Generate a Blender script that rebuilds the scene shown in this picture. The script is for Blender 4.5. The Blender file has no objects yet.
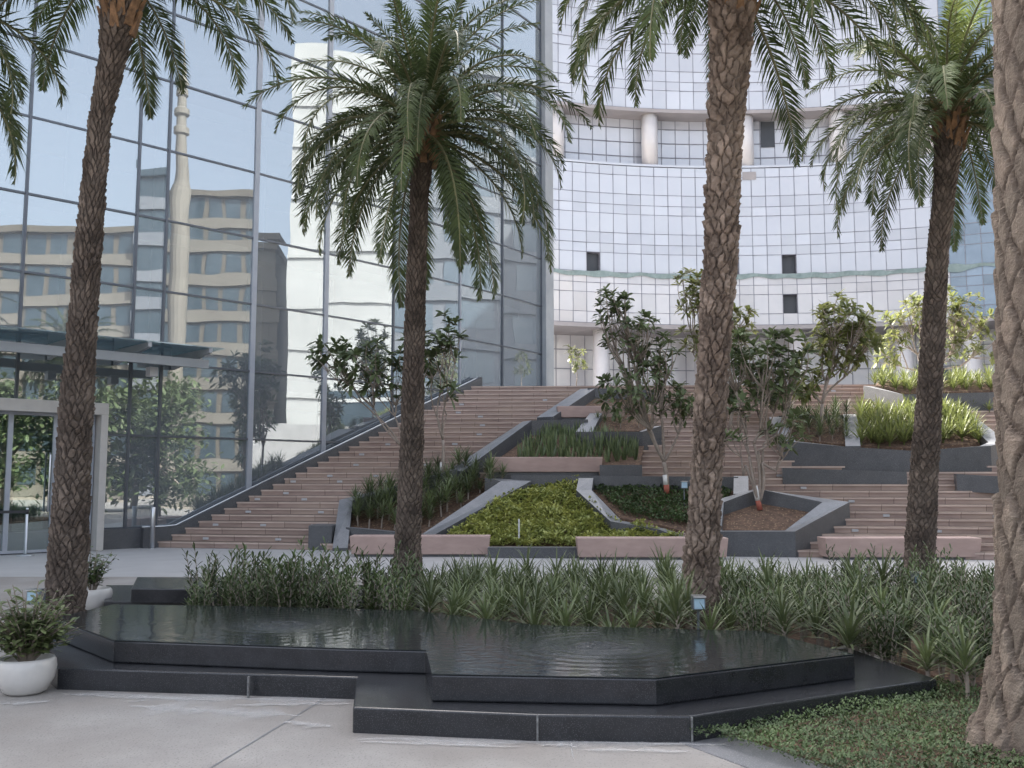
import bpy, math, random
from mathutils import Vector, Matrix, noise as mn
random.seed(7)
R = math.radians
C = bpy.context.scene.collection
PITCH = R(5.71); F = 960.0; CH = 1.6

# ------------------------------------------------------------------ measuring helpers
def ray(px, py):
    a = (px-512)/F; b = (384-py)/F
    return Vector((a, math.cos(PITCH)-b*math.sin(PITCH), math.sin(PITCH)+b*math.cos(PITCH)))
def atY(px, py, Y):
    r = ray(px, py); t = Y/r.y
    return Vector((r.x*t, Y, CH+r.z*t))
def atZ(px, py, z):
    r = ray(px, py); t = (z-CH)/r.z
    return Vector((r.x*t, r.y*t, z))
RISE = .15; NSTEP = 31; D0 = 21.46
def stepY(i, x): return D0 - .2*x + i*(.325+.005*x)          # front edge of step i at x (the flight fans slightly)
def stepI(x, y): return (y-D0+.2*x)/(.325+.005*x)
def prof(x, y): return RISE*(1+stepI(x, y))
def onS(px, py, h=0.0):
    r = ray(px, py); lo, hi = 14.0, 60.0
    def g(t): return CH+r.z*t - prof(r.x*t, r.y*t) - h
    for _ in range(50):
        mid = (lo+hi)/2
        if g(mid) > 0: lo = mid
        else: hi = mid
    return Vector((r.x*lo, r.y*lo, CH+r.z*lo))
def proj(p):
    y = p[1]*math.cos(PITCH)+(p[2]-CH)*math.sin(PITCH)
    u = -p[1]*math.sin(PITCH)+(p[2]-CH)*math.cos(PITCH)
    return 512+F*p[0]/y, 384-F*u/y

# ------------------------------------------------------------------ materials
def nd(nt, t, **kw):
    n = nt.nodes.new(t)
    for k, v in kw.items(): setattr(n, k, v)
    return n
def mat(name, c1, c2=None, scale=5.0, rough=.7, bump=0.0, bscale=None, metal=0.0, spec=.5, detail=6, stretch=(1,1,1),
        trans=0.0, objrand=0.0, speck=None, spk=200, coat=0.0, big=None, bigscale=.4, isl=False):
    m = bpy.data.materials.new(name); m.use_nodes = True; nt = m.node_tree; nt.nodes.clear()
    out = nd(nt, 'ShaderNodeOutputMaterial'); p = nd(nt, 'ShaderNodeBsdfPrincipled')
    p.inputs['Roughness'].default_value = rough; p.inputs['Metallic'].default_value = metal
    p.inputs['Specular IOR Level'].default_value = spec
    if coat: p.inputs['Coat Weight'].default_value = coat; p.inputs['Coat Roughness'].default_value = .05
    tc = nd(nt, 'ShaderNodeTexCoord'); mp = nd(nt, 'ShaderNodeMapping'); mp.inputs['Scale'].default_value = stretch
    nt.links.new(tc.outputs['Object'], mp.inputs[0])
    c2 = c2 or tuple(v*.75 for v in c1)
    n = nd(nt, 'ShaderNodeTexNoise'); n.inputs['Scale'].default_value = scale; n.inputs['Detail'].default_value = detail
    n.inputs['Roughness'].default_value = .62
    nt.links.new(mp.outputs[0], n.inputs['Vector'])
    r = nd(nt, 'ShaderNodeValToRGB'); r.color_ramp.elements[0].position = .33; r.color_ramp.elements[1].position = .67
    r.color_ramp.elements[0].color = (*c2, 1); r.color_ramp.elements[1].color = (*c1, 1)
    nt.links.new(n.outputs['Fac'], r.inputs[0]); col = r.outputs[0]
    if big:
        n2 = nd(nt, 'ShaderNodeTexNoise'); n2.inputs['Scale'].default_value = bigscale; n2.inputs['Detail'].default_value = 5
        nt.links.new(tc.outputs['Object'], n2.inputs['Vector'])
        r2 = nd(nt, 'ShaderNodeValToRGB'); r2.color_ramp.elements[0].position = .4; r2.color_ramp.elements[1].position = .62
        r2.color_ramp.elements[0].color = (0,0,0,1)
        nt.links.new(n2.outputs['Fac'], r2.inputs[0])
        mx = nd(nt, 'ShaderNodeMix', data_type='RGBA'); nt.links.new(r2.outputs[0], mx.inputs[0])
        nt.links.new(col, mx.inputs[6]); mx.inputs[7].default_value = (*big, 1); col = mx.outputs[2]
    if speck:
        v = nd(nt, 'ShaderNodeTexVoronoi'); v.inputs['Scale'].default_value = spk; nt.links.new(tc.outputs['Object'], v.inputs['Vector'])
        r3 = nd(nt, 'ShaderNodeValToRGB'); r3.color_ramp.elements[0].position = .12; r3.color_ramp.elements[1].position = .3
        r3.color_ramp.elements[0].color = (1,1,1,1); r3.color_ramp.elements[1].color = (0,0,0,1)
        nt.links.new(v.outputs['Distance'], r3.inputs[0])
        mx = nd(nt, 'ShaderNodeMix', data_type='RGBA'); nt.links.new(r3.outputs[0], mx.inputs[0])
        nt.links.new(col, mx.inputs[6]); mx.inputs[7].default_value = (*speck, 1); col = mx.outputs[2]
    if objrand:
        oi = nd(nt, 'ShaderNodeNewGeometry') if isl else nd(nt, 'ShaderNodeObjectInfo'); mr = nd(nt, 'ShaderNodeMapRange')
        mr.inputs[3].default_value = 1-objrand; mr.inputs[4].default_value = 1+objrand
        nt.links.new(oi.outputs['Random Per Island' if isl else 'Random'], mr.inputs[0])
        hs = nd(nt, 'ShaderNodeHueSaturation'); nt.links.new(mr.outputs[0], hs.inputs['Value']); nt.links.new(col, hs.inputs['Color']); col = hs.outputs[0]
    nt.links.new(col, p.inputs['Base Color'])
    if bump:
        b = nd(nt, 'ShaderNodeBump'); b.inputs['Strength'].default_value = bump; b.inputs['Distance'].default_value = .02
        n3 = nd(nt, 'ShaderNodeTexNoise'); n3.inputs['Scale'].default_value = bscale or scale*3; n3.inputs['Detail'].default_value = 8
        nt.links.new(mp.outputs[0], n3.inputs['Vector'])
        nt.links.new(n3.outputs['Fac'], b.inputs['Height']); nt.links.new(b.outputs[0], p.inputs['Normal'])
    if trans:
        t = nd(nt, 'ShaderNodeBsdfTranslucent'); nt.links.new(col, t.inputs['Color'])
        ms = nd(nt, 'ShaderNodeMixShader'); ms.inputs[0].default_value = trans
        nt.links.new(p.outputs[0], ms.inputs[1]); nt.links.new(t.outputs[0], ms.inputs[2]); nt.links.new(ms.outputs[0], out.inputs[0])
    else: nt.links.new(p.outputs[0], out.inputs[0])
    return m

def glass_mat(name, gcol, tcol, fac=.5, rough=0.0, bump=.0, haze=0):
    m = bpy.data.materials.new(name); m.use_nodes = True; nt = m.node_tree; nt.nodes.clear()
    out = nd(nt, 'ShaderNodeOutputMaterial')
    g = nd(nt, 'ShaderNodeBsdfGlossy'); g.inputs['Color'].default_value = (*gcol, 1); g.inputs['Roughness'].default_value = rough
    t = nd(nt, 'ShaderNodeBsdfTransparent'); t.inputs['Color'].default_value = (*tcol, 1)
    lw = nd(nt, 'ShaderNodeLayerWeight'); lw.inputs['Blend'].default_value = .25
    mr = nd(nt, 'ShaderNodeMapRange'); mr.inputs[3].default_value = fac; mr.inputs[4].default_value = 1
    nt.links.new(lw.outputs['Fresnel'], mr.inputs[0])
    ms = nd(nt, 'ShaderNodeMixShader'); nt.links.new(mr.outputs[0], ms.inputs[0])
    nt.links.new(t.outputs[0], ms.inputs[1]); nt.links.new(g.outputs[0], ms.inputs[2]); nt.links.new(ms.outputs[0], out.inputs[0])
    if haze:  # diffuse share painted into the glass as haze, pales its reflections
        df = nd(nt, 'ShaderNodeBsdfDiffuse'); df.inputs['Color'].default_value = (.55,.6,.66,1)
        m2 = nd(nt, 'ShaderNodeMixShader'); m2.inputs[0].default_value = haze
        nt.links.new(ms.outputs[0], m2.inputs[1]); nt.links.new(df.outputs[0], m2.inputs[2]); nt.links.new(m2.outputs[0], out.inputs[0])
    if bump:
        tc = nd(nt, 'ShaderNodeTexCoord'); n = nd(nt, 'ShaderNodeTexNoise'); n.inputs['Scale'].default_value = .55; n.inputs['Detail'].default_value = 1
        nt.links.new(tc.outputs['Object'], n.inputs['Vector'])
        b = nd(nt, 'ShaderNodeBump'); b.inputs['Strength'].default_value = bump; b.inputs['Distance'].default_value = .02
        nt.links.new(n.outputs['Fac'], b.inputs['Height']); nt.links.new(b.outputs[0], g.inputs['Normal'])
    return m

M = {}
M['pave'] = mat('paving concrete', (.30,.285,.27), (.24,.225,.213), 2.2, .6, .25, 60, big=(.215,.197,.182), bigscale=.8, detail=12, speck=(.16,.15,.14), spk=45)
M['pave_back'] = mat('pale paving', (.37,.365,.365), (.32,.315,.315), 1.6, .5, .08, 30)
M['earth'] = mat('dry earth', (.28,.24,.2), (.2,.17,.13), .3, .9)
M['soil'] = mat('planting soil', (.15,.09,.058), (.06,.037,.027), 9, .95, .9, 30, speck=(.27,.19,.11), spk=14)
M['granite'] = mat('grey granite', (.072,.074,.082), (.052,.054,.06), 3, .42, .05, 60, speck=(.24,.24,.25), spk=90)
M['granite_cap'] = mat('flamed granite cap', (.19,.19,.20), (.14,.143,.152), 4, .4, .05, 60, speck=(.4,.4,.4), spk=90)
M['black'] = mat('black granite', (.022,.023,.028), (.013,.014,.017), 6, .22, .03, 80, speck=(.07,.07,.075), spk=120)
M['black_wet'] = mat('wet black granite', (.024,.025,.029), (.015,.016,.018), 3, .24, .06, 18, speck=(.09,.09,.1), spk=120)
M['pink'] = mat('pink sandstone', (.40,.29,.255), (.33,.235,.21), 2.5, .7, .1, 30, stretch=(1,1,3))
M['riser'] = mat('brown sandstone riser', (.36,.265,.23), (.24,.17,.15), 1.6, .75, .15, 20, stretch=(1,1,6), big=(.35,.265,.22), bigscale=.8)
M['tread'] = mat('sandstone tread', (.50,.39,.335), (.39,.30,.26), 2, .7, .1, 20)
def courses(m, bw, rh, lo, hi):
    nt = m.node_tree; p = [n for n in nt.nodes if n.type == 'BSDF_PRINCIPLED'][0]; src = p.inputs['Base Color'].links[0].from_socket
    tc = nd(nt, 'ShaderNodeTexCoord'); sx = nd(nt, 'ShaderNodeSeparateXYZ'); cx = nd(nt, 'ShaderNodeCombineXYZ'); nt.links.new(tc.outputs['Object'], sx.inputs[0])
    nt.links.new(sx.outputs[0], cx.inputs[0]); nt.links.new(sx.outputs[2], cx.inputs[1])
    b = nd(nt, 'ShaderNodeTexBrick'); b.offset = .37; b.squash = 1; b.inputs['Scale'].default_value = 1; b.inputs['Brick Width'].default_value = bw; b.inputs['Row Height'].default_value = rh
    b.inputs['Mortar Size'].default_value = .006; b.inputs['Color1'].default_value = (lo,lo,lo,1); b.inputs['Color2'].default_value = (hi,hi,hi,1); b.inputs['Mortar'].default_value = (.35,.33,.3,1)
    nt.links.new(cx.outputs[0], b.inputs['Vector']); mx = nd(nt, 'ShaderNodeMix', data_type='RGBA', blend_type='MULTIPLY'); mx.inputs[0].default_value = 1
    nt.links.new(src, mx.inputs[6]); nt.links.new(b.outputs['Color'], mx.inputs[7]); nt.links.new(mx.outputs[2], p.inputs['Base Color'])
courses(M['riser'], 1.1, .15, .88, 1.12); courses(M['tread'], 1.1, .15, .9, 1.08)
M['metal'] = mat('brushed steel', (.55,.56,.58), (.45,.46,.48), 3, .3, metal=.9)
M['mull'] = mat('dark anodised mullion', (.10,.11,.13), (.08,.09,.11), 3, .35, metal=.4)
M['mull_grey'] = mat('grey mullion', (.30,.32,.36), (.26,.28,.32), 3, .4)
M['clad'] = mat('grey cladding', (.27,.285,.305), (.22,.235,.255), 1.5, .35)
M['white'] = mat('white paint', (.55,.56,.58), (.50,.51,.53), 3, .45)
M['portal'] = mat('dull beige portal metal', (.40,.385,.37), (.35,.335,.32), 3, .45)
M['pot'] = mat('glazed white pot', (.56,.54,.52), (.47,.455,.44), 4, .3, .05, 20)
M['interior'] = mat('dark interior', (.10,.12,.12), (.06,.075,.075), .6, .7)
M['slab'] = mat('interior slab', (.2,.22,.22), (.14,.16,.16), .8, .6)
M['tan'] = mat('sunlit tan stone', (.115,.10,.08), (.09,.078,.06), .3, .8)
M['cream'] = mat('cream render', (.17,.155,.13), (.135,.12,.10), .3, .8)
M['whitebld'] = mat('white building render', (.42,.42,.41), (.36,.36,.35), .2, .7)
M['clad2'] = mat('pale grey cladding', (.17,.18,.20), (.14,.15,.17), .3, .5)
M['tealglass2'] = mat('pale blue glass', (.11,.14,.17), (.08,.11,.14), .4, .15, spec=.8)
M['tealglass'] = mat('teal reflective glass', (.05,.07,.085), (.03,.045,.055), .4, .15, spec=.8)
M['dark_win'] = mat('dark window opening', (.05,.055,.065), (.035,.04,.05), .5, .5)
M['panel'] = mat('pale tower panel', (.44,.455,.50), (.40,.415,.465), .15, .12, spec=.8, objrand=.10, coat=.6, isl=True)
M['panel_low'] = mat('pale lower tower panel', (.50,.485,.495), (.45,.44,.455), .3, .18, spec=.8, objrand=.10, coat=.5, isl=True)
M['panel_reflect'] = mat('tower panel with dark reflection', (.16,.22,.29), (.09,.14,.20), .25, .08, spec=1, objrand=.2, coat=.6, isl=True)  # tower's right end: a darker, bluer reflection put into the panel colour
M['soffit'] = mat('soffit render', (.34,.31,.31), (.28,.26,.26), .3, .7)
M['colwhite'] = mat('pearly column', (.60,.57,.56), (.54,.51,.51), .5, .3)
M['net'] = mat('green netting', (.25,.31,.30), (.19,.25,.245), 2, .8)
M['bark'] = mat('palm bark', (.17,.125,.098), (.075,.053,.042), 11, .95, .5, 45, big=(.24,.185,.15), bigscale=3.5)
M['bark_near'] = mat('near palm bark', (.215,.17,.135), (.10,.075,.06), 14, .95, .6, 90, big=(.155,.125,.10), bigscale=5, stretch=(1,1,.7))
def scale_tone(m, dark):  # darker colour between the leaf bases, random tone per base
    nt = m.node_tree; p = [n for n in nt.nodes if n.type == 'BSDF_PRINCIPLED'][0]; src = p.inputs['Base Color'].links[0].from_socket
    at = nd(nt, 'ShaderNodeVertexColor'); at.layer_name = 'scale_tone'; sx = nd(nt, 'ShaderNodeSeparateColor'); nt.links.new(at.outputs[0], sx.inputs[0])
    hv = nd(nt, 'ShaderNodeHueSaturation'); nt.links.new(src, hv.inputs['Color'])
    mr = nd(nt, 'ShaderNodeMapRange'); mr.inputs[1].default_value = .55; mr.inputs[2].default_value = 1.25; mr.inputs[3].default_value = .7; mr.inputs[4].default_value = 1.3
    nt.links.new(sx.outputs[1], mr.inputs[0]); nt.links.new(mr.outputs[0], hv.inputs['Value'])
    mx = nd(nt, 'ShaderNodeMix', data_type='RGBA'); nt.links.new(sx.outputs[0], mx.inputs[0]); nt.links.new(hv.outputs[0], mx.inputs[6]); mx.inputs[7].default_value = (*dark, 1)
    nt.links.new(mx.outputs[2], p.inputs['Base Color'])
scale_tone(M['bark'], (.05,.036,.028)); scale_tone(M['bark_near'], (.06,.043,.034))
M['boot'] = mat('palm leaf boots', (.30,.17,.09), (.10,.06,.035), 7, .9, .8, 30)
M['frond'] = mat('palm frond', (.09,.12,.042), (.045,.065,.027), 3, .6, trans=.25, spec=.3, objrand=.25)
M['frond_sun'] = mat('sun-toned palm frond', (.13,.15,.045), (.07,.10,.03), 3, .45, trans=.35, objrand=.25)  # lighter, yellower frond copy: sunlight put into the colour
M['rachis'] = mat('palm rachis', (.16,.16,.07), (.11,.10,.05), 3, .5)
M['fleaf'] = mat('frangipani leaf', (.145,.185,.08), (.07,.095,.045), 1.2, .5, trans=.3)
M['fleaf_sun'] = mat('sun-toned frangipani leaf', (.21,.22,.075), (.085,.11,.04), 1.4, .4, trans=.45)  # leaf copy with the yellow of sunlight painted into its colour
M['fbark'] = mat('grey branch bark', (.30,.25,.21), (.2,.165,.14), 8, .85, .3, 40)
M['limewash'] = mat('limewashed trunk', (.72,.70,.68), (.6,.58,.56), 12, .9)
M['redwash'] = mat('red painted trunk base', (.36,.11,.075), (.28,.085,.06), 12, .9)
M['strap'] = mat('strap leaf', (.15,.18,.075), (.075,.10,.045), 3, .45, trans=.25, objrand=.38)
M['lance'] = mat('lance leaf', (.09,.125,.045), (.05,.075,.03), 3, .5, trans=.25, objrand=.35)
M['snake'] = mat('sword leaf', (.16,.20,.09), (.07,.10,.045), 6, .4, trans=.1, objrand=.2)
M['cover'] = mat('dark ground cover', (.095,.145,.05), (.04,.065,.026), 2.2, .6, trans=.2)
M['yellow'] = mat('yellow green shrubs', (.42,.42,.12), (.22,.26,.075), 3.5, .55, trans=.3)
M['brightgrass'] = mat('bright grass', (.18,.20,.06), (.10,.125,.04), 2.5, .5, trans=.35, objrand=.2)
M['blueball'] = mat('dark blue glaze', (.05,.12,.42), (.04,.09,.32), 4, .3)
M['lamp'] = mat('step light lens', (.42,.42,.44), (.36,.36,.38), 20, .3)
M['spot'] = mat('spotlight housing', (.16,.18,.2), (.12,.13,.15), 20, .35)
M['spotglass'] = mat('spotlight lens', (.35,.5,.6), (.3,.42,.52), 20, .1)
M['belt'] = mat('black belt', (.02,.02,.025), None, 20, .6)
M['facade'] = glass_mat('facade glass', (.68,.75,.80), (.34,.42,.42), .40, 0, .20, haze=.17)
M['clear'] = glass_mat('door glass', (.8,.9,.92), (.55,.65,.62), .28, 0)
M['canopyglass'] = glass_mat('canopy glass', (.7,.85,.88), (.62,.78,.78), .3, 0.02, haze=.22)

# ------------------------------------------------------------------ mesh helpers
class MB:
    def __init__(s): s.v = []; s.f = []; s.m = []
    def add(s, vs, fs, mi=0):
        o = len(s.v); s.v += [tuple(v) for v in vs]; s.f += [tuple(i+o for i in f) for f in fs]; s.m += [mi]*len(fs)
    def box(s, a, b, mi=0):
        (x0,y0,z0),(x1,y1,z1) = a, b
        s.hexa([(x0,y0,z0),(x1,y0,z0),(x1,y1,z0),(x0,y1,z0),(x0,y0,z1),(x1,y0,z1),(x1,y1,z1),(x0,y1,z1)], mi)
    def hexa(s, c, mi=0):
        s.add(c, [(3,2,1,0),(4,5,6,7),(0,1,5,4),(1,2,6,5),(2,3,7,6),(3,0,4,7)], mi)
    def prism(s, bot, top, mi=0, mtop=None):
        n = len(bot); s.add(list(bot)+list(top), [tuple(range(n-1,-1,-1))]+[(i,(i+1)%n,n+(i+1)%n,n+i) for i in range(n)], mi)
        s.f.append(tuple(range(len(s.v)-n, len(s.v)))); s.m.append(mi if mtop is None else mtop)
    def tube(s, pts, rad, n=8, mi=0, cap=True):
        pts = [Vector(p) for p in pts]; o = len(s.v); k = len(pts)
        if not hasattr(rad, '__len__'): rad = [rad]*k
        u = None
        for i, p in enumerate(pts):
            t = (pts[min(i+1,k-1)]-pts[max(i-1,0)]).normalized()
            if u is None: u = t.orthogonal().normalized()
            else: u = (u-t*u.dot(t)).normalized()
            w = t.cross(u)
            for j in range(n):
                a = 2*math.pi*j/n; s.v.append(tuple(p+(u*math.cos(a)+w*math.sin(a))*rad[i]))
        for i in range(k-1):
            for j in range(n):
                s.f.append((o+i*n+j, o+i*n+(j+1)%n, o+(i+1)*n+(j+1)%n, o+(i+1)*n+j)); s.m.append(mi)
        if cap:
            s.f.append(tuple(o+j for j in range(n-1,-1,-1))); s.m.append(mi)
            s.f.append(tuple(o+(k-1)*n+j for j in range(n))); s.m.append(mi)
    def lathe(s, prof_, n=32, c=(0,0,0), mi=0):
        o = len(s.v)
        for (r, z) in prof_:
            for j in range(n):
                a = 2*math.pi*j/n; s.v.append((c[0]+r*math.cos(a), c[1]+r*math.sin(a), c[2]+z))
        for i in range(len(prof_)-1):
            for j in range(n):
                s.f.append((o+i*n+j, o+i*n+(j+1)%n, o+(i+1)*n+(j+1)%n, o+(i+1)*n+j)); s.m.append(mi)
        s.f.append(tuple(o+j for j in range(n-1,-1,-1))); s.m.append(mi)
        s.f.append(tuple(o+(len(prof_)-1)*n+j for j in range(n))); s.m.append(mi)
    def mesh(s, name, mats, off=(0,0,0), smooth=False):
        me = bpy.data.meshes.new(name)
        ox, oy, oz = off
        me.from_pydata([(x-ox,y-oy,z-oz) for x,y,z in s.v], [], s.f)
        if not isinstance(mats, (list,tuple)): mats = [mats]
        for m in mats: me.materials.append(m)
        if len(mats) > 1: me.polygons.foreach_set('material_index', s.m)
        if smooth: me.polygons.foreach_set('use_smooth', [True]*len(s.f))
        me.validate(); me.update(); return me
    def build(s, name, mats, parent=None, smooth=False, local=False, bevel=0, loc=None):
        off = (0,0,0)
        if parent is not None and not local:
            off = Vector(parent.location); q = parent.parent
            while q: off = off+Vector(q.location); q = q.parent
        elif loc is not None: off = loc
        o = bpy.data.objects.new(name, s.mesh(name, mats, off, smooth)); C.objects.link(o)
        if parent is not None: o.parent = parent
        elif loc is not None: o.location = loc
        if bevel:
            b = o.modifiers.new('bevel', 'BEVEL'); b.width = bevel; b.segments = 2; b.limit_method = 'ANGLE'; b.angle_limit = R(35)
        return o
def thing(name, label, cat, loc=(0,0,0), group=None):
    o = bpy.data.objects.new(name, None); C.objects.link(o); o.location = loc; o.empty_display_size = .2
    return tag(o, label, cat, group)
def tag(o, label, cat, group=None, kind=None):
    if label: o['label'] = label
    if cat: o['category'] = cat
    if group: o['group'] = group
    if kind: o['kind'] = kind
    return o
def struct(o): o['kind'] = 'structure'; return o
def copy_tree(o, parent=None):
    c = o.copy(); C.objects.link(c); c.parent = parent
    for ch in list(o.children): copy_tree(ch, c)
    return c

# ------------------------------------------------------------------ ground
m = MB(); m.add([(-400,-400,-.012),(400,-400,-.012),(400,700,-.012),(-400,700,-.012)], [(0,1,2,3)]); struct(m.build('ground', M['earth']))
m = MB(); m.box((-40,-25,-.3),(45,16.2,0)); struct(m.build('plaza_pavement', M['pave']))
m = MB(); m.box((-40,16.2,-.3),(45,24,-.001)); struct(m.build('upper_pavement', M['pave_back']))
# joints
m = MB()
a = atZ(345,686,.004); b = atZ(190,780,.004); d = (b-a).normalized(); nn = Vector((d.y,-d.x,0))
a2 = a - d*0; b2 = b + d*3
m.add([a2+nn*.0035, b2+nn*.0035, b2-nn*.0035, a2-nn*.0035], [(0,1,2,3)])
struct(m.build('pavement_joint', M['spot']))

def blot(px0, py0, px1, py1, w, seed, n=40):
    a = atZ(px0,py0,.005); b = atZ(px1,py1,.005); d = b-a; nn = Vector((-d.y,d.x,0)).normalized(); top = []; bot = []
    for i in range(n+1):
        t = i/n; p = a+d*t+nn*.05*mn.noise(Vector((t*4,seed,0))); k = w*max(.06, math.sin(math.pi*t)**.6*(.55+.9*mn.noise(Vector((t*7,seed,3)))))
        top.append(p+nn*k*.5); bot.append(p-nn*k*.5)
    return top, bot
def lime_mat():
    m = bpy.data.materials.new('lime deposit'); m.use_nodes = True; nt = m.node_tree; p = nt.nodes['Principled BSDF']
    p.inputs['Base Color'].default_value = (.5,.5,.5,1); p.inputs['Roughness'].default_value = .8
    at = nd(nt, 'ShaderNodeVertexColor'); at.layer_name = 'thick'; tc = nd(nt, 'ShaderNodeTexCoord')
    n = nd(nt, 'ShaderNodeTexNoise'); n.inputs['Scale'].default_value = 11; n.inputs['Detail'].default_value = 8; n.inputs['Roughness'].default_value = .75; nt.links.new(tc.outputs['Object'], n.inputs['Vector'])
    mu = nd(nt, 'ShaderNodeMath', operation='MULTIPLY'); nt.links.new(at.outputs[0], mu.inputs[0]); nt.links.new(n.outputs['Fac'], mu.inputs[1])
    mr = nd(nt, 'ShaderNodeMapRange'); mr.inputs[1].default_value = .10; mr.inputs[2].default_value = .62; mr.inputs[4].default_value = .5; nt.links.new(mu.outputs[0], mr.inputs[0]); nt.links.new(mr.outputs[0], p.inputs['Alpha'])
    return m
M['lime'] = lime_mat()
M['lime_solid'] = mat('lime filled joint', (.22,.22,.22), (.06,.06,.06), 30, .8)
for i, q in enumerate([(70,694,350,701,.30),(356,739,700,745,.20),(560,700,575,760,.02),(130,706,300,716,.35),(62,694,220,701,.10),(120,702,150,700,.05),(235,705,350,704,.12),(358,742,520,747,.08),(540,745,580,746,.06),(575,750,690,752,.10),(600,743,740,746,.07),(285,722,330,728,.14),(0,705,50,702,.12)]):
    t_, b_ = blot(*q, i); m = MB(); n_ = len(t_); c_ = [(a_+b2_)/2 for a_, b2_ in zip(t_, b_)]; t_ = [c+(a_-c)*2.4 for a_, c in zip(t_, c_)]; b_ = [c+(a_-c)*2.4 for a_, c in zip(b_, c_)]
    for q_ in t_+b_+c_: q_.z = .004+.0006*i
    m.add(t_+c_+b_, [(k, n_+k, n_+k+1, k+1) for k in range(n_-1)]+[(n_+k, 2*n_+k, 2*n_+k+1, n_+k+1) for k in range(n_-1)])
    o = struct(m.build('lime_stain', M['lime'])); ca_ = o.data.color_attributes.new('thick', 'FLOAT_COLOR', 'POINT')
    ca_.data.foreach_set('color', [c for w_ in ([0]*n_+[1]*n_+[0]*n_) for c in (w_,w_,w_,1)])

# ------------------------------------------------------------------ left building
FS = {}
s0, s1, ds = -22.0, 19.0, .02
def fhead(s): return R(46 - .8125*max(0, s))
pts = {}
x, y = -9.1, 22.9; s = 0.0; pts[0] = (x, y)
i = 0
while s < s1: x += math.sin(fhead(s))*ds; y += math.cos(fhead(s))*ds; s += ds; i += 1; pts[i] = (x, y)
x, y = -9.1, 22.9; s = 0.0; i = 0
while s > s0: x -= math.sin(fhead(s))*ds; y -= math.cos(fhead(s))*ds; s -= ds; i -= 1; pts[i] = (x, y)
def FP(s, off=0.0, z=0.0):
    k = int(round(s/ds)); k = max(min(pts), min(max(pts), k)); h = fhead(s)
    return Vector((pts[k][0]+math.cos(h)*off, pts[k][1]-math.sin(h)*off, z))
def s_of(px, off=0.0, z=1.6):
    lo, hi = s0, s1
    for _ in range(40):
        mid = (lo+hi)/2
        if proj(FP(mid, off, z))[0] < px: lo = mid
        else: hi = mid
    return (lo+hi)/2
def fbox(mb, sa, sb, oa, ob, za, zb, mi=0, zb2=None, za2=None):
    zb2 = zb if zb2 is None else zb2; za2 = za if za2 is None else za2
    mb.hexa([FP(sa,ob,za),FP(sb,ob,za2),FP(sb,oa,za2),FP(sa,oa,za),FP(sa,ob,zb),FP(sb,ob,zb2),FP(sb,oa,zb2),FP(sa,oa,zb)], mi)
bays = [-21.5, -14.0, s_of(-70)]+[s_of(q, 0, 9.0) for q in (29,139,168,256,327,394,460,502,541)]
SE = s_of(545, 0, 9.0)
LV = [.47, 2.66] + [2.66+1.79*k for k in range(1, 12)]
TOPZ = LV[-1]
LB = thing('glass_office_building', 'curving glass office building on the left with dark mullions, door portal and canopy', 'building', FP(0))
nvis = [0,0,0,7,7,7,8,9,10,11,12][:]
for bi in range(len(bays)-1):
    a, b = bays[bi], bays[bi+1]
    rows = []
    k = 0; nv = nvis[bi]
    lim = [0,0,6,7,7,8,8,9,10,10,11][bi]
    rows = list(range(lim))
    segs = [(LV[r], LV[r+1]) for r in rows]
    if lim < len(LV)-1: segs.append((LV[lim], TOPZ))
    for (za, zb) in segs:
        m = MB(); j = random.uniform(-.009,.009); j2 = random.uniform(-.009,.009)
        m.hexa([FP(a,j,za),FP(b,j,za),FP(b,-.03+j,za),FP(a,-.03+j,za),FP(a,j2,zb),FP(b,j2,zb),FP(b,-.03+j2,zb),FP(a,-.03+j2,zb)])
        # one reflective sheet is enough: keep only the outer face and a thin rim
        m.f = [m.f[2]]; m.m = [0]
        m.build('glass_pane', M['facade'], LB)
for bi, s in enumerate(bays):
    m = MB(); w = .035 if bi not in (6,7) else .07
    fbox(m, s-w, s+w, -.14, .045, .45, TOPZ); m.build('mullion', M['mull'] if bi not in (6,7,9) else M['mull_grey'], LB)
for k, z in enumerate(LV[:-1]):
    m = MB()
    ss = [bays[0]] + [b for b in bays[1:]]
    for a, b in zip(ss[:-1], ss[1:]): fbox(m, a+.036, b-.036, -.10, .03, z-.025, z+.025)
    # join the bars of one storey into one transom strip
    m.build('transom', M['mull'], LB)
m = MB(); fbox(m, SE-.28, SE+.3, -.35, .22, 0, TOPZ); m.build('corner_column', M['clad'], LB, bevel=.02)
m = MB()
kk = [bays[0]+(s_of(166)-bays[0])*t/10 for t in range(11)]
outer = [FP(s,.14,0) for s in kk]; inner = [FP(s,-.2,0) for s in kk]
loop = outer+inner[::-1]; m.prism(loop, [v+Vector((0,0,.46)) for v in loop]); m.build('plinth', M['granite'], LB)
# floors, roof, back walls
def slab(z, t, oa, name, mt, parent):
    ss = [bays[0]+(SE-bays[0])*i/24 for i in range(25)]
    A = [FP(s, oa, z) for s in ss]; B = [FP(bays[0], -11, z)]
    E = FP(SE, oa, z)+Vector((-.91,.41,0))*11
    if name == 'roof': B = [FP(bays[0], -18, z)]; E = FP(SE, oa, z)+Vector((-.91,.41,0))*18
    loop = A+[E]+B
    m = MB(); m.prism(loop, [v+Vector((0,0,t)) for v in loop]); return m.build(name, mt, parent)
slab(.3, .12, -.2, 'ground_floor', M['slab'], LB)
for z in (4.1, 7.7, 11.3, 14.9, 18.5): slab(z, .32, -1.0, 'floor_slab', M['slab'], LB)
slab(TOPZ, .6, .3, 'roof', M['clad'], LB)
E0 = FP(SE,-.36,0); E1 = E0+Vector((-.91,.41,0))*17; B0 = FP(bays[0],-17,0); B1 = FP(bays[0],-.15,0)
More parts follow.
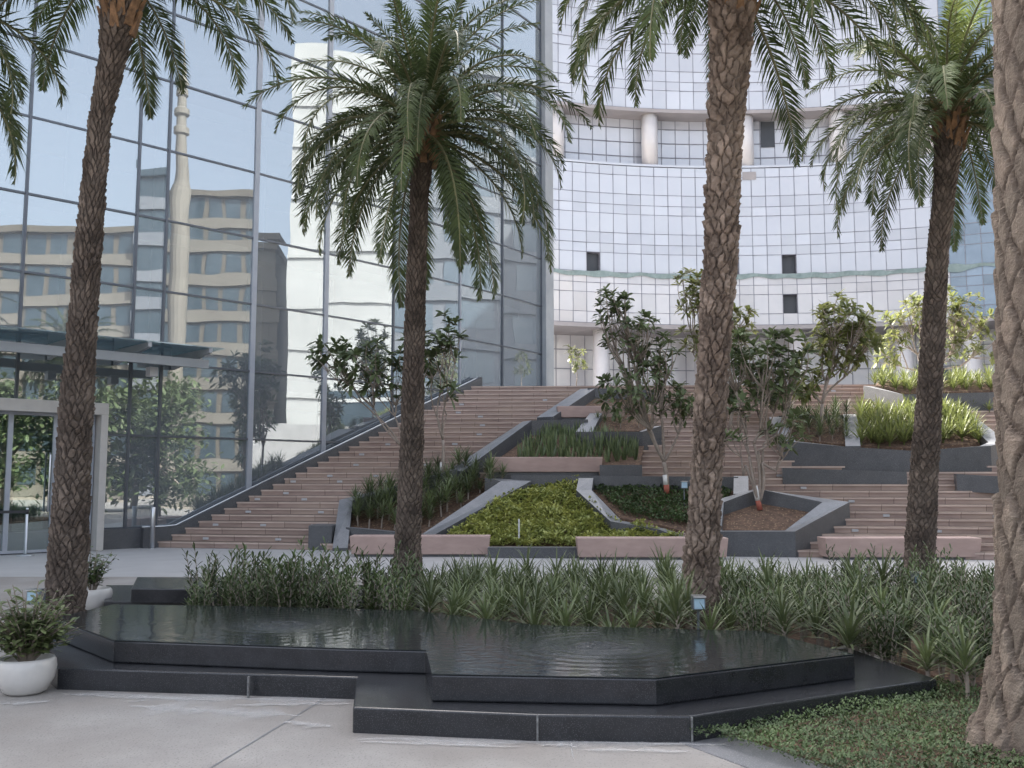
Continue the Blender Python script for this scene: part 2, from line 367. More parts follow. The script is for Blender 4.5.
for nm, p, q in (('side_wall',E0,E1),('back_wall',E1,B0),('side_wall',B0,B1)):
    d = (q-p).normalized(); n2 = Vector((-d.y,d.x,0))*.15; m = MB()
    m.hexa([p-n2,q-n2,q+n2,p+n2]+[v+Vector((0,0,TOPZ-.01)) for v in (p-n2,q-n2,q+n2,p+n2)]); m.build(nm, M['clad'], LB)
m = MB(); ss = [bays[0]+(SE-bays[0])*i/16 for i in range(17)]
A = [FP(s,-7.0,.42) for s in ss]; A2 = [FP(s,-7.3,.42) for s in ss][::-1]
m.prism(A+A2, [v+Vector((0,0,TOPZ-.6)) for v in A+A2]); m.build('inner_wall', M['interior'], LB)
for pxc in (60, 152, 250, 322, 400, 470):
    sc = s_of(pxc, -1.8); m = MB(); c = FP(sc,-1.8,.42); m.lathe([(.22,0),(.22,TOPZ-.5)], 20, c); m.build('column', M['mull_grey'], LB, smooth=True)
# blue round shape of unknown kind, built as a globe on an added cord
gs = s_of(168, -.35); c = FP(gs,-.35,0); cz = atY(168,449,c.y).z
g = thing('blue_globe', 'dark blue round object behind the lowest glass beside the steps', 'lamp', (c.x,c.y,cz))
m = MB(); m.lathe([(.003,-.24)]+[(.24*math.cos(R(a)), .24*math.sin(R(a))) for a in range(-80,81,16)]+[(.003,.24)], 24, (c.x,c.y,cz)); m.build('globe', M['blueball'], g, smooth=True)
m = MB(); m.tube([(c.x,c.y,cz+.22),(c.x,c.y,4.1)], .012, 6); m.build('cord', M['belt'], g)

# entrance portal
pa, pb = s_of(-150,.45), s_of(104,.45)
portal = MB()
DH = 3.35
def fb(name, sa, sb, oa, ob, za, zb, mt, parent, bevel=0.0):
    m = MB(); fbox(m, sa, sb, oa, ob, za, zb); return m.build(name, mt, parent, bevel=bevel)
pf = fb('door_portal', pa, pb, .05, .55, DH-.27, DH, M['portal'], LB, .01)
fb('portal_post', pb-.16, pb, .05, .55, 0, DH-.272, M['portal'], pf, .01)
fb('portal_post', pa, pa+.16, .05, .55, 0, DH-.272, M['portal'], pf, .01)
xs = [s_of(-95,.2), s_of(-45,.2), s_of(8,.2), s_of(53,.2), pb-.17]
for i in range(4):
    a, b = xs[i], xs[i+1]
    dr = MB(); P4 = [FP(a+.05,.2,.08),FP(b-.05,.2,.08),FP(b-.05,.2,DH-.33),FP(a+.05,.2,DH-.33)]; dr.add(P4, [(0,1,2,3)])
    dd = dr.build('glass_door', M['clear'], LB)
    fm = MB(); w=.05
    o = [(a,.02),(b,.02),(b,DH-.275),(a,DH-.275)]; inn = [(a+w,.08),(b-w,.08),(b-w,DH-.33),(a+w,DH-.33)]
    vs = [FP(s_,.24,z) for s_,z in o]+[FP(s_,.24,z) for s_,z in inn]+[FP(s_,.16,z) for s_,z in o]+[FP(s_,.16,z) for s_,z in inn]
    fs = []
    for k in range(4):
        k2=(k+1)%4; fs += [(k,k2,4+k2,4+k),(8+k,12+k,12+k2,8+k2),(k,8+k,8+k2,k2),(4+k,4+k2,12+k2,12+k)]
    fm.add(vs, fs); fm.build('door_frame', M['mull_grey'], dd)
    hm = MB(); hs = (b-.12) if i%2==0 else (a+.12)
    hm.tube([FP(hs,.30,.9),FP(hs,.34,.95),FP(hs,.34,2.15),FP(hs,.30,2.2)], .02, 8); hm.build('handle', M['metal'], dd, smooth=True)
# canopy
ca, cb = s_of(-200,1.9), s_of(222,1.9,4.6)
cn = fb('canopy', ca, cb, .06, 2.0, 4.66, 4.685, M['canopyglass'], LB)
fb('canopy_beam', ca, s_of(208,1.6,4.4), 1.5, 1.64, 4.22, 4.42, M['clad'], cn)
for pxb in (-120, -30, 75, 143, 205):
    sb_ = s_of(pxb, 1.6, 4.4) if pxb < 200 else s_of(206,1.6,4.4)-.1
    m = MB(); m.hexa([FP(sb_-.04,2.0,4.55),FP(sb_+.04,2.0,4.55),FP(sb_+.04,.06,4.30),FP(sb_-.04,.06,4.30),FP(sb_-.04,2.0,4.65),FP(sb_+.04,2.0,4.65),FP(sb_+.04,.06,4.65),FP(sb_-.04,.06,4.65)])
    m.build('canopy_bracket', M['clad'], cn)
for pxb in (85, 152):
    sb_ = s_of(pxb, 1.1, 4.1); m = MB(); fbox(m, sb_-.1, sb_+.1, 1.0, 1.25, 3.98, 4.2); m.build('canopy_light', M['lamp'], cn, bevel=.02)

# ------------------------------------------------------------------ staircase
ST = thing('stone_staircase', 'wide pink-brown stone staircase with small recessed lights climbing behind the planters', 'staircase', (0,D0,0))
def s_at_d(d):
    lo, hi = -6, s1
    for _ in range(40):
        mid = (lo+hi)/2; p = FP(mid, .02)
        if stepI(p.x, p.y) < d: lo = mid
        else: hi = mid
    return lo
XR = 27.0
for i in range(NSTEP):
    z0 = RISE*i; z1 = z0+RISE; db = i+1.15 if i < NSTEP-1 else i+3.0
    pl = FP(s_at_d(i), .05); pl2 = FP(s_at_d(db), .05)
    base = -.05 if i == 0 else z0-.3
    prof_ = [(i,0,base),(i,0,z1-.045),(i,-.022,z1-.045),(i,-.022,z1),(db,0,z1),(db,0,base)]
    def L(q, x): return Vector((x, stepY(q[0], x)+q[1], q[2]))
    m = MB(); A = [L(q, pl.x if q[0] == i else pl2.x) for q in prof_]; B = [L(q, XR) for q in prof_]
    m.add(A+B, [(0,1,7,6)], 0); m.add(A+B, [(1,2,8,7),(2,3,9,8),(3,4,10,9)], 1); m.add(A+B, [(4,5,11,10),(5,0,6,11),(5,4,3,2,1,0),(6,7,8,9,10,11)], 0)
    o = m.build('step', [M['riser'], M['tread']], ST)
TZ = RISE*NSTEP
# side wall along the glass
ds_ = [-.5+(NSTEP+1.5)*i/40 for i in range(41)]
tops = []; m = MB(); loop_o = []; loop_i = []
for d in ds_:
    s = s_at_d(d); p1 = FP(s, .30); p0 = FP(s, .06)
    zz = max(.47, prof(p1.x, p1.y)+.14)
    zz = min(zz, TZ+.5)
    q = proj(Vector((p1.x,p1.y,zz)))
    loop_o.append((p1, zz)); loop_i.append((p0, zz))
vs = []; fs = []
for (p1,z),(p0,_) in zip(loop_o, loop_i): vs += [(p0.x,p0.y,-.05),(p1.x,p1.y,-.05),(p1.x,p1.y,z),(p0.x,p0.y,z)]
for i in range(40):
    a = 4*i; b = a+4
    for k in range(4): fs.append((a+k, b+k, b+(k+1)%4, a+(k+1)%4))
fs += [(0,1,2,3),(163,162,161,160)]
m.add(vs, fs); sw = m.build('side_wall', M['granite'], ST)
m = MB(); m.tube([Vector((p1.x,p1.y,z+.02)).lerp(Vector((p0.x,p0.y,z+.02)),.35) for (p1,z),(p0,_) in zip(loop_o,loop_i)], .022, 8); m.build('rail_strip', M['metal'], sw, smooth=True)
LP = [(252,607),(530,612),(288,557),(470,561),(663,566),(412,511),(692,512),(447,463),(627,464),(566,421),(842,423),(592,379),(770,379),(953,380),(732,359),(908,359),(831,319),(852,282),(952,244)]
lp = [(140+x/3.84, 380+y/3.84) for x,y in LP]
lp += [(240+x/3.84, 300+y/3.84) for x,y in [(840,423),(922,452),(930,478),(918,512),(824,548),(712,628)]]
lp += [(420+x/3.84, 380+y/3.84) for x,y in [(160,87),(147,117),(232,145),(240,172),(228,207),(135,242),(480,75)]]
lp += [(764+x/3.84, 360+y/3.84) for x,y in [(67,452),(330,448),(160,500),(343,548),(475,600),(355,658),(672,657),(893,598),(900,715),(270,120),(420,170)]]
for (px, py) in lp:
    p = onS(px, py, -.07); i = max(0, min(NSTEP-1, int(stepI(p.x,p.y)+.5)))
    x = p.x; z = RISE*i
    m = MB(); y = stepY(i, x)
    m.box((x-.07,y-.02,z+.03),(x+.07,y+.03,z+.088)); m.build('step_light', M['lamp'], ST, bevel=.006)
m = MB(); _unused = [Vector((-7,33.2,0)),Vector((-7,36,0)),Vector((-60,60,0)),Vector((-60,130,0)),Vector((120,130,0)),Vector((120,24,0)),Vector((XR,24,0)),Vector((XR,30,0))]
xl = FP(s_at_d(NSTEP+1.6), -.5).x
loop = [Vector((xl, stepY(NSTEP+1.5, xl), 0)), Vector((XR, stepY(NSTEP+1.5, XR), 0)), Vector((XR+.01,18.0,0)), Vector((150,18.0,0)), Vector((150,140,0)), Vector((-60,140,0)), Vector((-60,60,0)), Vector((-8,45,0))]
m.prism([v+Vector((0,0,-.2)) for v in loop], [v+Vector((0,0,TZ-.004)) for v in loop]); struct(m.build('upper_plaza', M['pave_back']))

# ------------------------------------------------------------------ terrace planters
def offset_poly(P, w, closed):
    n = len(P); L_ = []; R_ = []
    for i, p in enumerate(P):
        if closed: a = P[i-1]; b = P[(i+1)%n]
        else: a = P[max(i-1,0)]; b = P[min(i+1,n-1)]
        d1 = (p-a).to_2d(); d2 = (b-p).to_2d()
        if d1.length < 1e-6: d1 = d2
        if d2.length < 1e-6: d2 = d1
        d1.normalize(); d2.normalize()
        n1 = Vector((-d1.y,d1.x)); n2 = Vector((-d2.y,d2.x)); mm = (n1+n2)
        if mm.length < .3: mm = n1
        mm.normalize(); k = min(1.8, 1/max(.35, mm.dot(n1)))
        o = Vector((mm.x,mm.y,0))*(w/2*k); L_.append(p+o); R_.append(p-o)
    return L_, R_
def wall(P, w, down, parent, name='wall', closed=False, capm='granite_cap'):
    L_, R_ = offset_poly(P, w, closed); n = len(P); m = MB(); vs = []
    for l, r in zip(L_, R_):
        g = min(l.z, r.z)-down
        vs += [Vector((r.x,r.y,g)), Vector((l.x,l.y,g)), l, r]
    m.add(vs, [], 0); seg = n if closed else n-1
    for i in range(seg):
        a = 4*i; b = 4*((i+1)%n)
        for k in range(4):
            m.f.append((a+k, b+k, b+(k+1)%4, a+(k+1)%4)); m.m.append(1 if k == 2 else 0)
    if not closed:
        m.f += [(3,2,1,0), (4*n-4,4*n-3,4*n-2,4*n-1)]; m.m += [0,0]
    return m.build(name, [M['granite'], M[capm]], parent)
def soil(P, parent, name='soil', mt='soil', down=.6):
    m = MB(); n = len(P)
    m.prism([Vector((p.x,p.y,p.z-down)) for p in P], P); return m.build(name, M[mt], parent)
def SP(lst, h): return [onS(*(q[:2]), q[2] if len(q) > 2 else h) for q in lst]
W = .34
def planter(label, walls, soils):
    c = walls[0][0][0]; t = thing('granite_planter', label, 'planter', (c.x, c.y, max(0,c.z-.5)), 'granite edged planters on the stairs')
    for wl in walls:
        P, kw = wl; wall(P, kw.get('w',W), kw.get('down',.75), t, closed=kw.get('closed', False))
    for s_ in soils: soil(s_, t)
    return t
# left bed
planter('low planter with a leaning grey end slab at the foot of the left flight',
    [(SP([(340,548,.06),(346,500,.32),(396,486,.3),(455,469,.3)], 0), {}),
     (SP([(348,527,.16),(422,534,.16)],0), {'w':.2,'down':.5})],
    [SP([(350,531),(420,537),(512,484),(488,480),(455,471),(396,489),(352,503)], .02)])
m = MB(); p = atZ(308,550,0); q = atZ(329,551,0); m.box((p.x,p.y,0),(q.x,p.y+1.1,.56)); bb = m.build('granite_block', M['granite'], bevel=.01, loc=(p.x,p.y,0)); tag(bb, 'squat dark granite block ending the lowest steps of the left flight', 'block')
# yellow bed
planter('triangular planter full of yellow-green shrubs between two pink benches',
    [(SP([(424,537,.12),(516,481,.32),(488,478,.32)],0), {'w':.42}),
     (SP([(586,478,.36),(584,490,.3),(616,521,.22),(662,529,.16),(694,541,.12)],0), {'w':.36}),
     ([atY(488,547,20.15), atY(580,547,20.05)], {'w':.2,'down':.3})],
    [SP([(440,543),(516,486),(582,482),(582,492),(612,524),(660,533),(690,544)], .0)])
# back retaining wall + dark bed with tree
planter('shaded planter of dark ground cover around a white-banded tree trunk',
    [(SP([(512,475,.30),(738,477,.30)],0), {'w':.25,'down':.9}),
     (SP([(741,476,.34),(741,494,.3)],0), {'w':.34})],
    [SP([(588,486),(735,484),(735,500),(700,536),(664,526),(620,518)], .02)])
planter('five-sided planter of bare brown soil holding a pale many-stemmed tree',
    [(SP([(712,531,.34),(790,531,.34),(836,502,.34),(757,489,.34),(716,502,.34)],0), {'closed':True,'w':.36,'down':.95})],
    [SP([(716,530),(788,530),(830,502),(757,492),(720,503)], .10)])
# spiky bed
planter('mid-height planter packed with upright sword leaves',
    [(SP([(455,471,.3),(527,421,.34),(588,420,.34)],0), {'w':.5}),
     (SP([(600,465,.32),(642,465,.32)],0), {'w':.3}),],
    [SP([(470,470),(528,426),(586,426),(586,436),(645,440),(640,466),(490,468)], .03)])
planter('small planter of low green plants above the sword-leaf bed',
    [(SP([(596,413,.30),(584,432,.34),(640,432,.34),(657,426,.34)],0), {'w':.36,'down':1.0})],
    [SP([(598,416),(588,430),(640,431),(655,426),(650,414)], .12)])
planter('topmost left planter with a broad pale cap beside the upper steps',
    [(SP([(545,417,.3),(588,388.5,.3)],0), {'w':.55}),
     (SP([(588,388.5,.3),(655,390,.3)],0), {'w':.3})],
    [SP([(556,416),(590,391),(655,393),(640,412)], .05)])
planter('angular planter in two halves, tree on the left, bright shrubs on the right',
    [(SP([(776,417,.3),(789,441,.42),(847,447,.42),(910,451,.42),(985,446,.42),(998,442,.42),(964,414,.3)],0), {'w':.38,'down':1.1}),
     (SP([(850,414,.3),(853,446,.40)],0), {'w':.36}),
     (SP([(778,416,.22),(964,414,.22)],0), {'w':.25})],
    [SP([(780,418),(792,439),(848,445),(848,416)], .18), SP([(856,416),(858,445),(910,448),(980,443),(962,416)], .18)])
m = wall(SP([(782,468,.16),(905,472,.16)],0), .5, .4, None, 'granite_ledge'); tag(m, 'long low granite ledge under the two-part planter on the right flight', 'ledge')
m = wall(SP([(955,474,.28),(1010,477,.28)],0), .5, .4, None, 'granite_ledge'); tag(m, 'short dark granite ledge on the right flight next to the near trunk', 'ledge')
planter('topmost right planter with grass above a dark wall',
    [(SP([(868,386,.3),(905,395,.42),(985,393,.42),(1060,388,.42)],0), {'w':.38,'down':1.0})],
    [SP([(874,386),(906,393),(985,391),(1055,386),(1055,380),(880,380)], .28)])

# benches
def bench(px0, px1, py0, py1, Y, label, dep=.55):
    a = atY(px0, py1, Y); b = atY(px1, py1, Y); z0 = a.z; z1 = atY(px0, py0, Y).z
    t = thing('stone_bench', label, 'bench', ((a.x+b.x)/2, Y+dep/2, z0), 'pink stone benches')
    m = MB(); e = .04
    m.hexa([(a.x+e,Y+.03,z0+.05),(b.x-e,Y+.03,z0+.05),(b.x-e,Y+dep,z0+.05),(a.x+e,Y+dep,z0+.05),(a.x,Y,z1),(b.x,Y,z1),(b.x,Y+dep,z1),(a.x,Y+dep,z1)])
    m.build('seat_block', M['pink'], t, bevel=.015)
    m = MB(); m.box((a.x+.1,Y+.08,z0-.25),(b.x-.1,Y+dep-.05,z0+.048)); m.build('plinth', M['granite'], t)
def benchz(px0,px1,py0,py1,Y,label): bench(px0,px1,py0,py1,Y,label)
bench(349,490,536,557, atZ(420,557,0).y, 'pink stone bench left of the yellow-green planter at pavement level')
bench(577,729,538,560, atZ(650,560,0).y, 'pink stone bench right of the yellow-green planter, behind the middle palm')
bench(826,983,538,560, atZ(900,560,0).y, 'pale pink bench at the foot of the right flight behind a palm')
bench(490,603,457,474, onS(545,474,.1).y, 'pink stone bench in front of the sword-leaf planter')
bench(557,626,406,419, onS(590,419,.1).y, 'small high pink bench near the top of the stairs')

# ------------------------------------------------------------------ curved tower
TC = Vector((19,33,0)); TR = 52.0
TW = thing('curved_tower', 'tall concave tower of pale gridded panels closing the view at the back', 'building', (19,85,TZ))
def TP(a, r=0.0, z=0.0): return Vector((TC.x+(TR+r)*math.sin(a), TC.y+(TR+r)*math.cos(a), z))
DA = 1.27/TR; A0 = R(-25); NC = 58
def arc_of(px):
    lo, hi = R(-40), R(60)
    for _ in range(40):
        mid = (lo+hi)/2
        if proj(TP(mid,0,15))[0] < px: lo = mid
        else: hi = mid
    return lo
def colidx(px): return int((arc_of(px)-A0)/DA)
def zat(px, py): return atY(px, py, TP(arc_of(px)).y).z
Z_A, Z_B, Z_C = 15.4, 29.8, 35.3
pat = [1.0, 1.75, .85]
rows = []
z = Z_A; k = 0
while z < Z_B-.3: rows.append((z, z+pat[k%3])); z += pat[k%3]; k += 1
rows_up = []; z = Z_C; k = 1
while z < 58: rows_up.append((z, z+pat[k%3])); z += pat[k%3]; k += 1
dark = set()
def mark(px, py, rr, n=1):
    c = colidx(px); z = zat(px, py)
    for i, (a, b) in enumerate(rr):
        if a <= z < b: dark.add((c, round(a,2)))
for px, py in ((592,268),(739,268),(784,268),(790,299)): mark(px, py, rows)
for px, py in ((1000,100),): mark(px, py, rows_up)
ab = arc_of(952)
stuff_mb = [MB(), MB(), MB()]; npart = 0
cands = []
for rr in (rows, rows_up):
    for (za, zb) in rr:
        for c in range(NC):
            a = A0+c*DA; b = a+DA; g = .02/TR; gz = .02
            j = random.uniform(-.02,.02); j2 = random.uniform(-.02,.02)
            vs = [TP(a+g,j,za+gz),TP(b-g,j2,za+gz),TP(b-g,-j,zb-gz),TP(a+g,-j2,zb-gz)]
            q = proj((vs[0]+vs[2])/2); kind = 2 if a > ab else (1 if za < 20 else 0)
            if (c, round(za,2)) in dark:
                vs = [TP(a+g,.5,za+gz),TP(b-g,.5,za+gz),TP(b-g,.5,zb-gz),TP(a+g,.5,zb-gz)]
                m = MB(); m.add(vs, [(0,1,2,3)]); m.build('open_window', M['dark_win'], TW); continue
            vis = 545 < q[0] < 998 and 0 < q[1] < 330
            cands.append((vis, (zb-za), vs, kind, q))
pm = [M['panel'], M['panel_low'], M['panel_reflect']]
cands.sort(key=lambda t: (-t[0], -t[1], abs(t[4][1]-230)))
for i, (vis, h, vs, kind, q) in enumerate(cands):
    if i < 96:
        m = MB(); m.add(vs, [(0,1,2,3)]); m.build('glass_panel', pm[kind], TW)
    else: stuff_mb[kind].add(vs, [(0,1,2,3)])
big = MB()
for k_, sm in enumerate(stuff_mb): 
    big.add(sm.v, sm.f, k_)
tag(big.build('glass_panels', pm, TW), None, None, kind='stuff')
def arcwall(a, b, r0, r1, z0, z1, name, mt, n=40):
    A = [TP(a+(b-a)*i/n, r0, z0) for i in range(n+1)]; B = [TP(a+(b-a)*i/n, r1, z0) for i in range(n+1)][::-1]
    m = MB(); lp_ = A+B; lp_.reverse() ; m.prism(lp_, [v+Vector((0,0,z1-z0)) for v in lp_]); return m.build(name, M[mt] if isinstance(mt,str) else mt, TW)
AE = A0+NC*DA
M['groove'] = mat('joint grey', (.22,.22,.25), (.13,.13,.16), 1, .5)
arcwall(A0, AE, .06, .5, Z_A, Z_B, 'backing_wall', 'groove') if False else None
m = MB()
# backing wall with holes left open is approximated by a wall behind the recess depth
arcwall(A0, AE, .52, .9, Z_A, Z_B, 'backing_wall', 'groove')
arcwall(A0, AE, .52, .9, Z_C, 58, 'backing_wall', 'groove')
# mullion grid (one lattice per block)
for (zz0, zz1, rr) in ((Z_A, Z_B, rows),(Z_C, 58, rows_up)):
    m = MB()
    for c in range(NC+1):
        a = A0+c*DA; g = .025/TR
        m.hexa([TP(a-g,-.03,zz0),TP(a+g,-.03,zz0),TP(a+g,.5,zz0),TP(a-g,.5,zz0),TP(a-g,-.03,zz1),TP(a+g,-.03,zz1),TP(a+g,.5,zz1),TP(a-g,.5,zz1)])
    for (za, zb) in rr:
        n = 44
        for i in range(n):
            a = A0+(AE-A0)*i/n; b = A0+(AE-A0)*(i+1)/n
            m.hexa([TP(a,-.025,za-.022),TP(b,-.025,za-.022),TP(b,.5,za-.022),TP(a,.5,za-.022),TP(a,-.025,za+.022),TP(b,-.025,za+.022),TP(b,.5,za+.022),TP(a,.5,za+.022)])
    m.build('mullion_grid', M['groove'], TW)
arcwall(A0, AE, -.05, 9, Z_B+.05, Z_B+.25, 'terrace_slab', 'panel')
arcwall(A0, AE, -.1, 9, Z_C-.35, Z_C-.05, 'soffit', 'soffit')
arcwall(A0, AE, -.1, 9, Z_A-.4, Z_A-.045, 'soffit', 'soffit')
arcwall(A0, AE, 2.0, 2.4, Z_B+.25, Z_C-.36, 'recessed_glazing', 'panel')
arcwall(A0, AE, 5.0, 5.4, TZ, Z_A-.41, 'ground_glazing', 'panel_low')
arcwall(A0, AE, -.1, 10, 58, 58.6, 'roof', 'clad')
# grids in the recesses
for (r_, z0_, z1_, step) in ((1.97, Z_B+.26, Z_C-.37, 1.35), (4.97, TZ, Z_A-.42, 1.8)):
    m = MB()
    for c in range(NC+1):
        a = A0+c*DA; g = .025/TR; m.hexa([TP(a-g,r_-.04,z0_),TP(a+g,r_ -.04,z0_),TP(a+g,r_,z0_),TP(a-g,r_,z0_),TP(a-g,r_-.04,z1_),TP(a+g,r_-.04,z1_),TP(a+g,r_,z1_),TP(a-g,r_,z1_)])
    z = z0_+step
    while z < z1_:
        for i in range(44):
            a = A0+(AE-A0)*i/44; b = A0+(AE-A0)*(i+1)/44
            m.hexa([TP(a,r_-.03,z-.04),TP(b,r_-.03,z-.04),TP(b,r_,z-.04),TP(a,r_,z-.04),TP(a,r_-.03,z+.04),TP(b,r_-.03,z+.04),TP(b,r_,z+.04),TP(a,r_,z+.04)])
        z += step
    m.build('mullion_grid', M['groove'], TW)
for px in (470, 560, 655, 752, 846, 940, 1035):
    a = arc_of(px); p = TP(a, .9, Z_B+.25); m = MB(); m.lathe([(.75,0),(.75,Z_C-Z_B-.62)], 24, p); m.build('column', M['colwhite'], TW, smooth=True)
for px in (500, 606, 706, 800, 905, 972, 1060):
    a = arc_of(px); p = TP(a, 1.5, TZ); m = MB(); m.lathe([(.75,0),(.75,Z_A-TZ-.42)], 24, p); m.build('column', M['colwhite'] if px != 706 else M['soffit'], TW, smooth=True)
def tpatch(px0, px1, py0, py1, r, name, mt):
    a, b = arc_of(px0), arc_of(px1); z1 = zat((px0+px1)/2, py0); z0 = zat((px0+px1)/2, py1)
    m = MB(); m.add([TP(a,r,z0),TP(b,r,z0),TP(b,r,z1),TP(a,r,z1)], [(0,1,2,3)]); m.build(name, M[mt], TW)
tpatch(594,607,157,168,1.9,'open_window','dark_win')
tpatch(770,784,114,140,1.9,'open_window','dark_win')
tpatch(746,760,172,180,-.06,'open_window','soffit')
tpatch(996,1012,76,93,-.06,'open_window','dark_win')
tpatch(555,568,338,352,4.85,'open_window','soffit')
tpatch(910,950,362,384,4.85,'open_window','tealglass')
# green netting strip draped along one storey
m = MB(); n = 120; zn = zat(740,277); vs = []; fs = []
aa, ae = arc_of(540), arc_of(1040)
for i in range(n+1):
    a = aa+(ae-aa)*i/n; w1 = .22+.22*mn.noise(Vector((i*.21,0,0))); w0 = -.2+.3*mn.noise(Vector((i*.17,5,0)))
    vs += [TP(a,-.12,zn+w0), TP(a,-.16-.05*math.sin(i),zn+w1)]
for i in range(n): fs.append((2*i,2*i+2,2*i+3,2*i+1))
m.add(vs, fs); m.build('netting_strip', M['net'], TW)

# ------------------------------------------------------------------ buildings across the plaza (seen mirrored in the glass)
def block(label, x0, x1, y0, y1, h, mt, band, win, floors, bays_, cat='building', name='apartment_building', curve=0):
    t = thing(name, label, cat, ((x0+x1)/2,(y0+y1)/2,0))
    m = MB(); m.box((x0,y0,-.1),(x1,y1,h)); m.build('wall', M[mt], t)
    fh = h/floors
    for f in range(floors):
        m = MB(); z = f*fh
        m.box((x0-.3,y0-.2,z+fh*.0+.02),(x0-.005,y1+.2,z+fh*.34)); m.build('balcony_band', M[band], t)
    for f in range(floors):
        for b in range(bays_):
            w = (y1-y0)/bays_; ya = y0+w*b+w*.12; yb = y0+w*(b+1)-w*.12; z = f*fh
            m = MB(); m.box((x0-.06,ya,z+fh*.36),(x0-.01,yb,z+fh*.95)); m.build('window', M[win], t)
    m = MB(); m.box((x0-.5,y0-.3,h),(x1+.3,y1+.3,h+.6)); m.build('roof', M[mt], t)
    return t
block('tan apartment block with banded balconies mirrored in the left glass', 60,74,-44,-7.2,26,'tan','cream','tealglass',8,16)
block('blue glass block mirrored beside the spire', 59,72,-7,-3,31.5,'tealglass','clad2','tealglass',9,1)
block('tan banded tower mirrored right of the spire', 60.5,74,-2.6,9.0,29.5,'tan','cream','tealglass',9,6)
block('plain cream block mirrored above the trees', 61,74,9.2,15,24.5,'cream','cream','cream',6,1)
WB = thing('white_building', 'bright white building mirrored in the middle of the glass facade', 'building', (56,32,0))
m = MB(); m.box((52,17.5,-.1),(66,34,40)); m.build('wall', M['whitebld'], WB)
for f in range(8):
    m = MB(); m.box((51.8,17.5,4.5*f+3.6),(51.99,34,4.5*f+3.9)); m.build('ledge', M['whitebld'], WB)
m = MB(); m.box((51.9,23,0),(51.99,33,9)); m.build('window', M['tealglass'], WB)
block('grey glass block mirrored at the right end of the facade', 53,66,34.3,75,40,'clad2','clad2','tealglass2',9,8)
sp = thing('spire', 'slender tiered cream spire mirrored in the left glass', 'spire', (62,-2.0,0))
# it stands on its own shaft in front of the blocks
m = MB(); pr = [(1.15,0),(1.15,29),(.85,30),(.75,35),(1.15,35.2),(1.15,35.9),(.75,36.1),(.72,37.0),(1.1,37.2),(1.1,37.7),(.68,37.9),(.66,38.8),(.95,39.0),(.95,39.5),(.5,39.9),(.36,41),(.12,42),(.03,44)]
m.lathe([(r_*.66,z_) for r_,z_ in pr], 16, (57.2,1.9,0)); sp.location = (57.2,1.9,0); 
m.build('shaft', M['cream'], sp, smooth=False)

# ------------------------------------------------------------------ fountain
def poly(lst, z): return [atZ(a, b, z) for a, b in lst]
Z1, Z2 = .16, .33
def tier(P, z0, z1, name, mt, parent, bevel=.012):
    m = MB(); bot = [Vector((p.x,p.y,z0)) for p in P]; top = [Vector((p.x,p.y,z1)) for p in P]
    m.prism(bot, top); return m.build(name, M[mt], parent, bevel=bevel)
FT = thing('granite_fountain', 'low black granite fountain in two angular tiers with a sheet of water across the top', 'fountain', (0,8,0))
up = poly([(53,619),(114,641),(340,649),(426,651),(432,675),(656,679),(855,655),(762,632),(540,626),(412,611),(250,607),(112,605)], Z2)
lowp = [(20,640),(58,668),(357,677),(353,707),(537,714.5),(690,716),(937,679),(850,648)]
low = poly(lowp, Z1)+[Vector((p.x, p.y+.03, Z1)) for p in up[7:]]
up = [p for p in up]
tier(low[::1], -.02, Z1, 'lower_tier', 'black_wet', FT)
tier(up, Z1+.002, Z2, 'upper_tier', 'black', FT)
def waterm():
    m = bpy.data.materials.new('water'); m.use_nodes = True; nt = m.node_tree; p = nt.nodes['Principled BSDF']
    p.inputs['Base Color'].default_value = (.02,.024,.026,1); p.inputs['Roughness'].default_value = .04; p.inputs['IOR'].default_value = 1.33
    tc = nd(nt,'ShaderNodeTexCoord'); h = None
    def math_(op, a, b=None):
        n = nd(nt,'ShaderNodeMath', operation=op)
        for k, v in ((0,a),(1,b)):
            if v is None: continue
            if hasattr(v,'links'): nt.links.new(v, n.inputs[k])
            else: n.inputs[k].default_value = v
        return n.outputs[0]
    n1 = nd(nt,'ShaderNodeTexNoise'); n1.inputs['Scale'].default_value = 9; n1.inputs['Detail'].default_value = 3
    mp = nd(nt,'ShaderNodeMapping'); mp.inputs['Scale'].default_value = (1,1.6,1); nt.links.new(tc.outputs['Object'], mp.inputs[0]); nt.links.new(mp.outputs[0], n1.inputs['Vector'])
    h = math_('MULTIPLY', n1.outputs['Fac'], .08)
    n2 = nd(nt,'ShaderNodeTexNoise'); n2.inputs['Scale'].default_value = 26; n2.inputs['Detail'].default_value = 3; nt.links.new(tc.outputs['Object'], n2.inputs['Vector'])
    for c in BUB:
        vd = nd(nt,'ShaderNodeVectorMath', operation='DISTANCE'); nt.links.new(tc.outputs['Object'], vd.inputs[0]); vd.inputs[1].default_value = c
        d = vd.outputs['Value']
        e = math_('POWER', 2.718, math_('MULTIPLY', d, -2.6))
        s_ = math_('SINE', math_('MULTIPLY', d, 42.0))
        h = math_('ADD', h, math_('MULTIPLY', math_('MULTIPLY', s_, e), .13))
        e2 = math_('POWER', 2.718, math_('MULTIPLY', d, -6.0))
        h = math_('ADD', h, math_('MULTIPLY', math_('MULTIPLY', n2.outputs['Fac'], e2), 4.0))
    b = nd(nt,'ShaderNodeBump'); b.inputs['Strength'].default_value = 1.0; b.inputs['Distance'].default_value = .025
    nt.links.new(h, b.inputs['Height']); nt.links.new(b.outputs[0], p.inputs['Normal'])
    return m
BUB = [atZ(283,624,Z2), atZ(600,646,Z2)]
BUB = [Vector((b.x-0, b.y-8, b.z)) for b in BUB]
M['water'] = waterm()
cen = sum(up, Vector())/len(up)
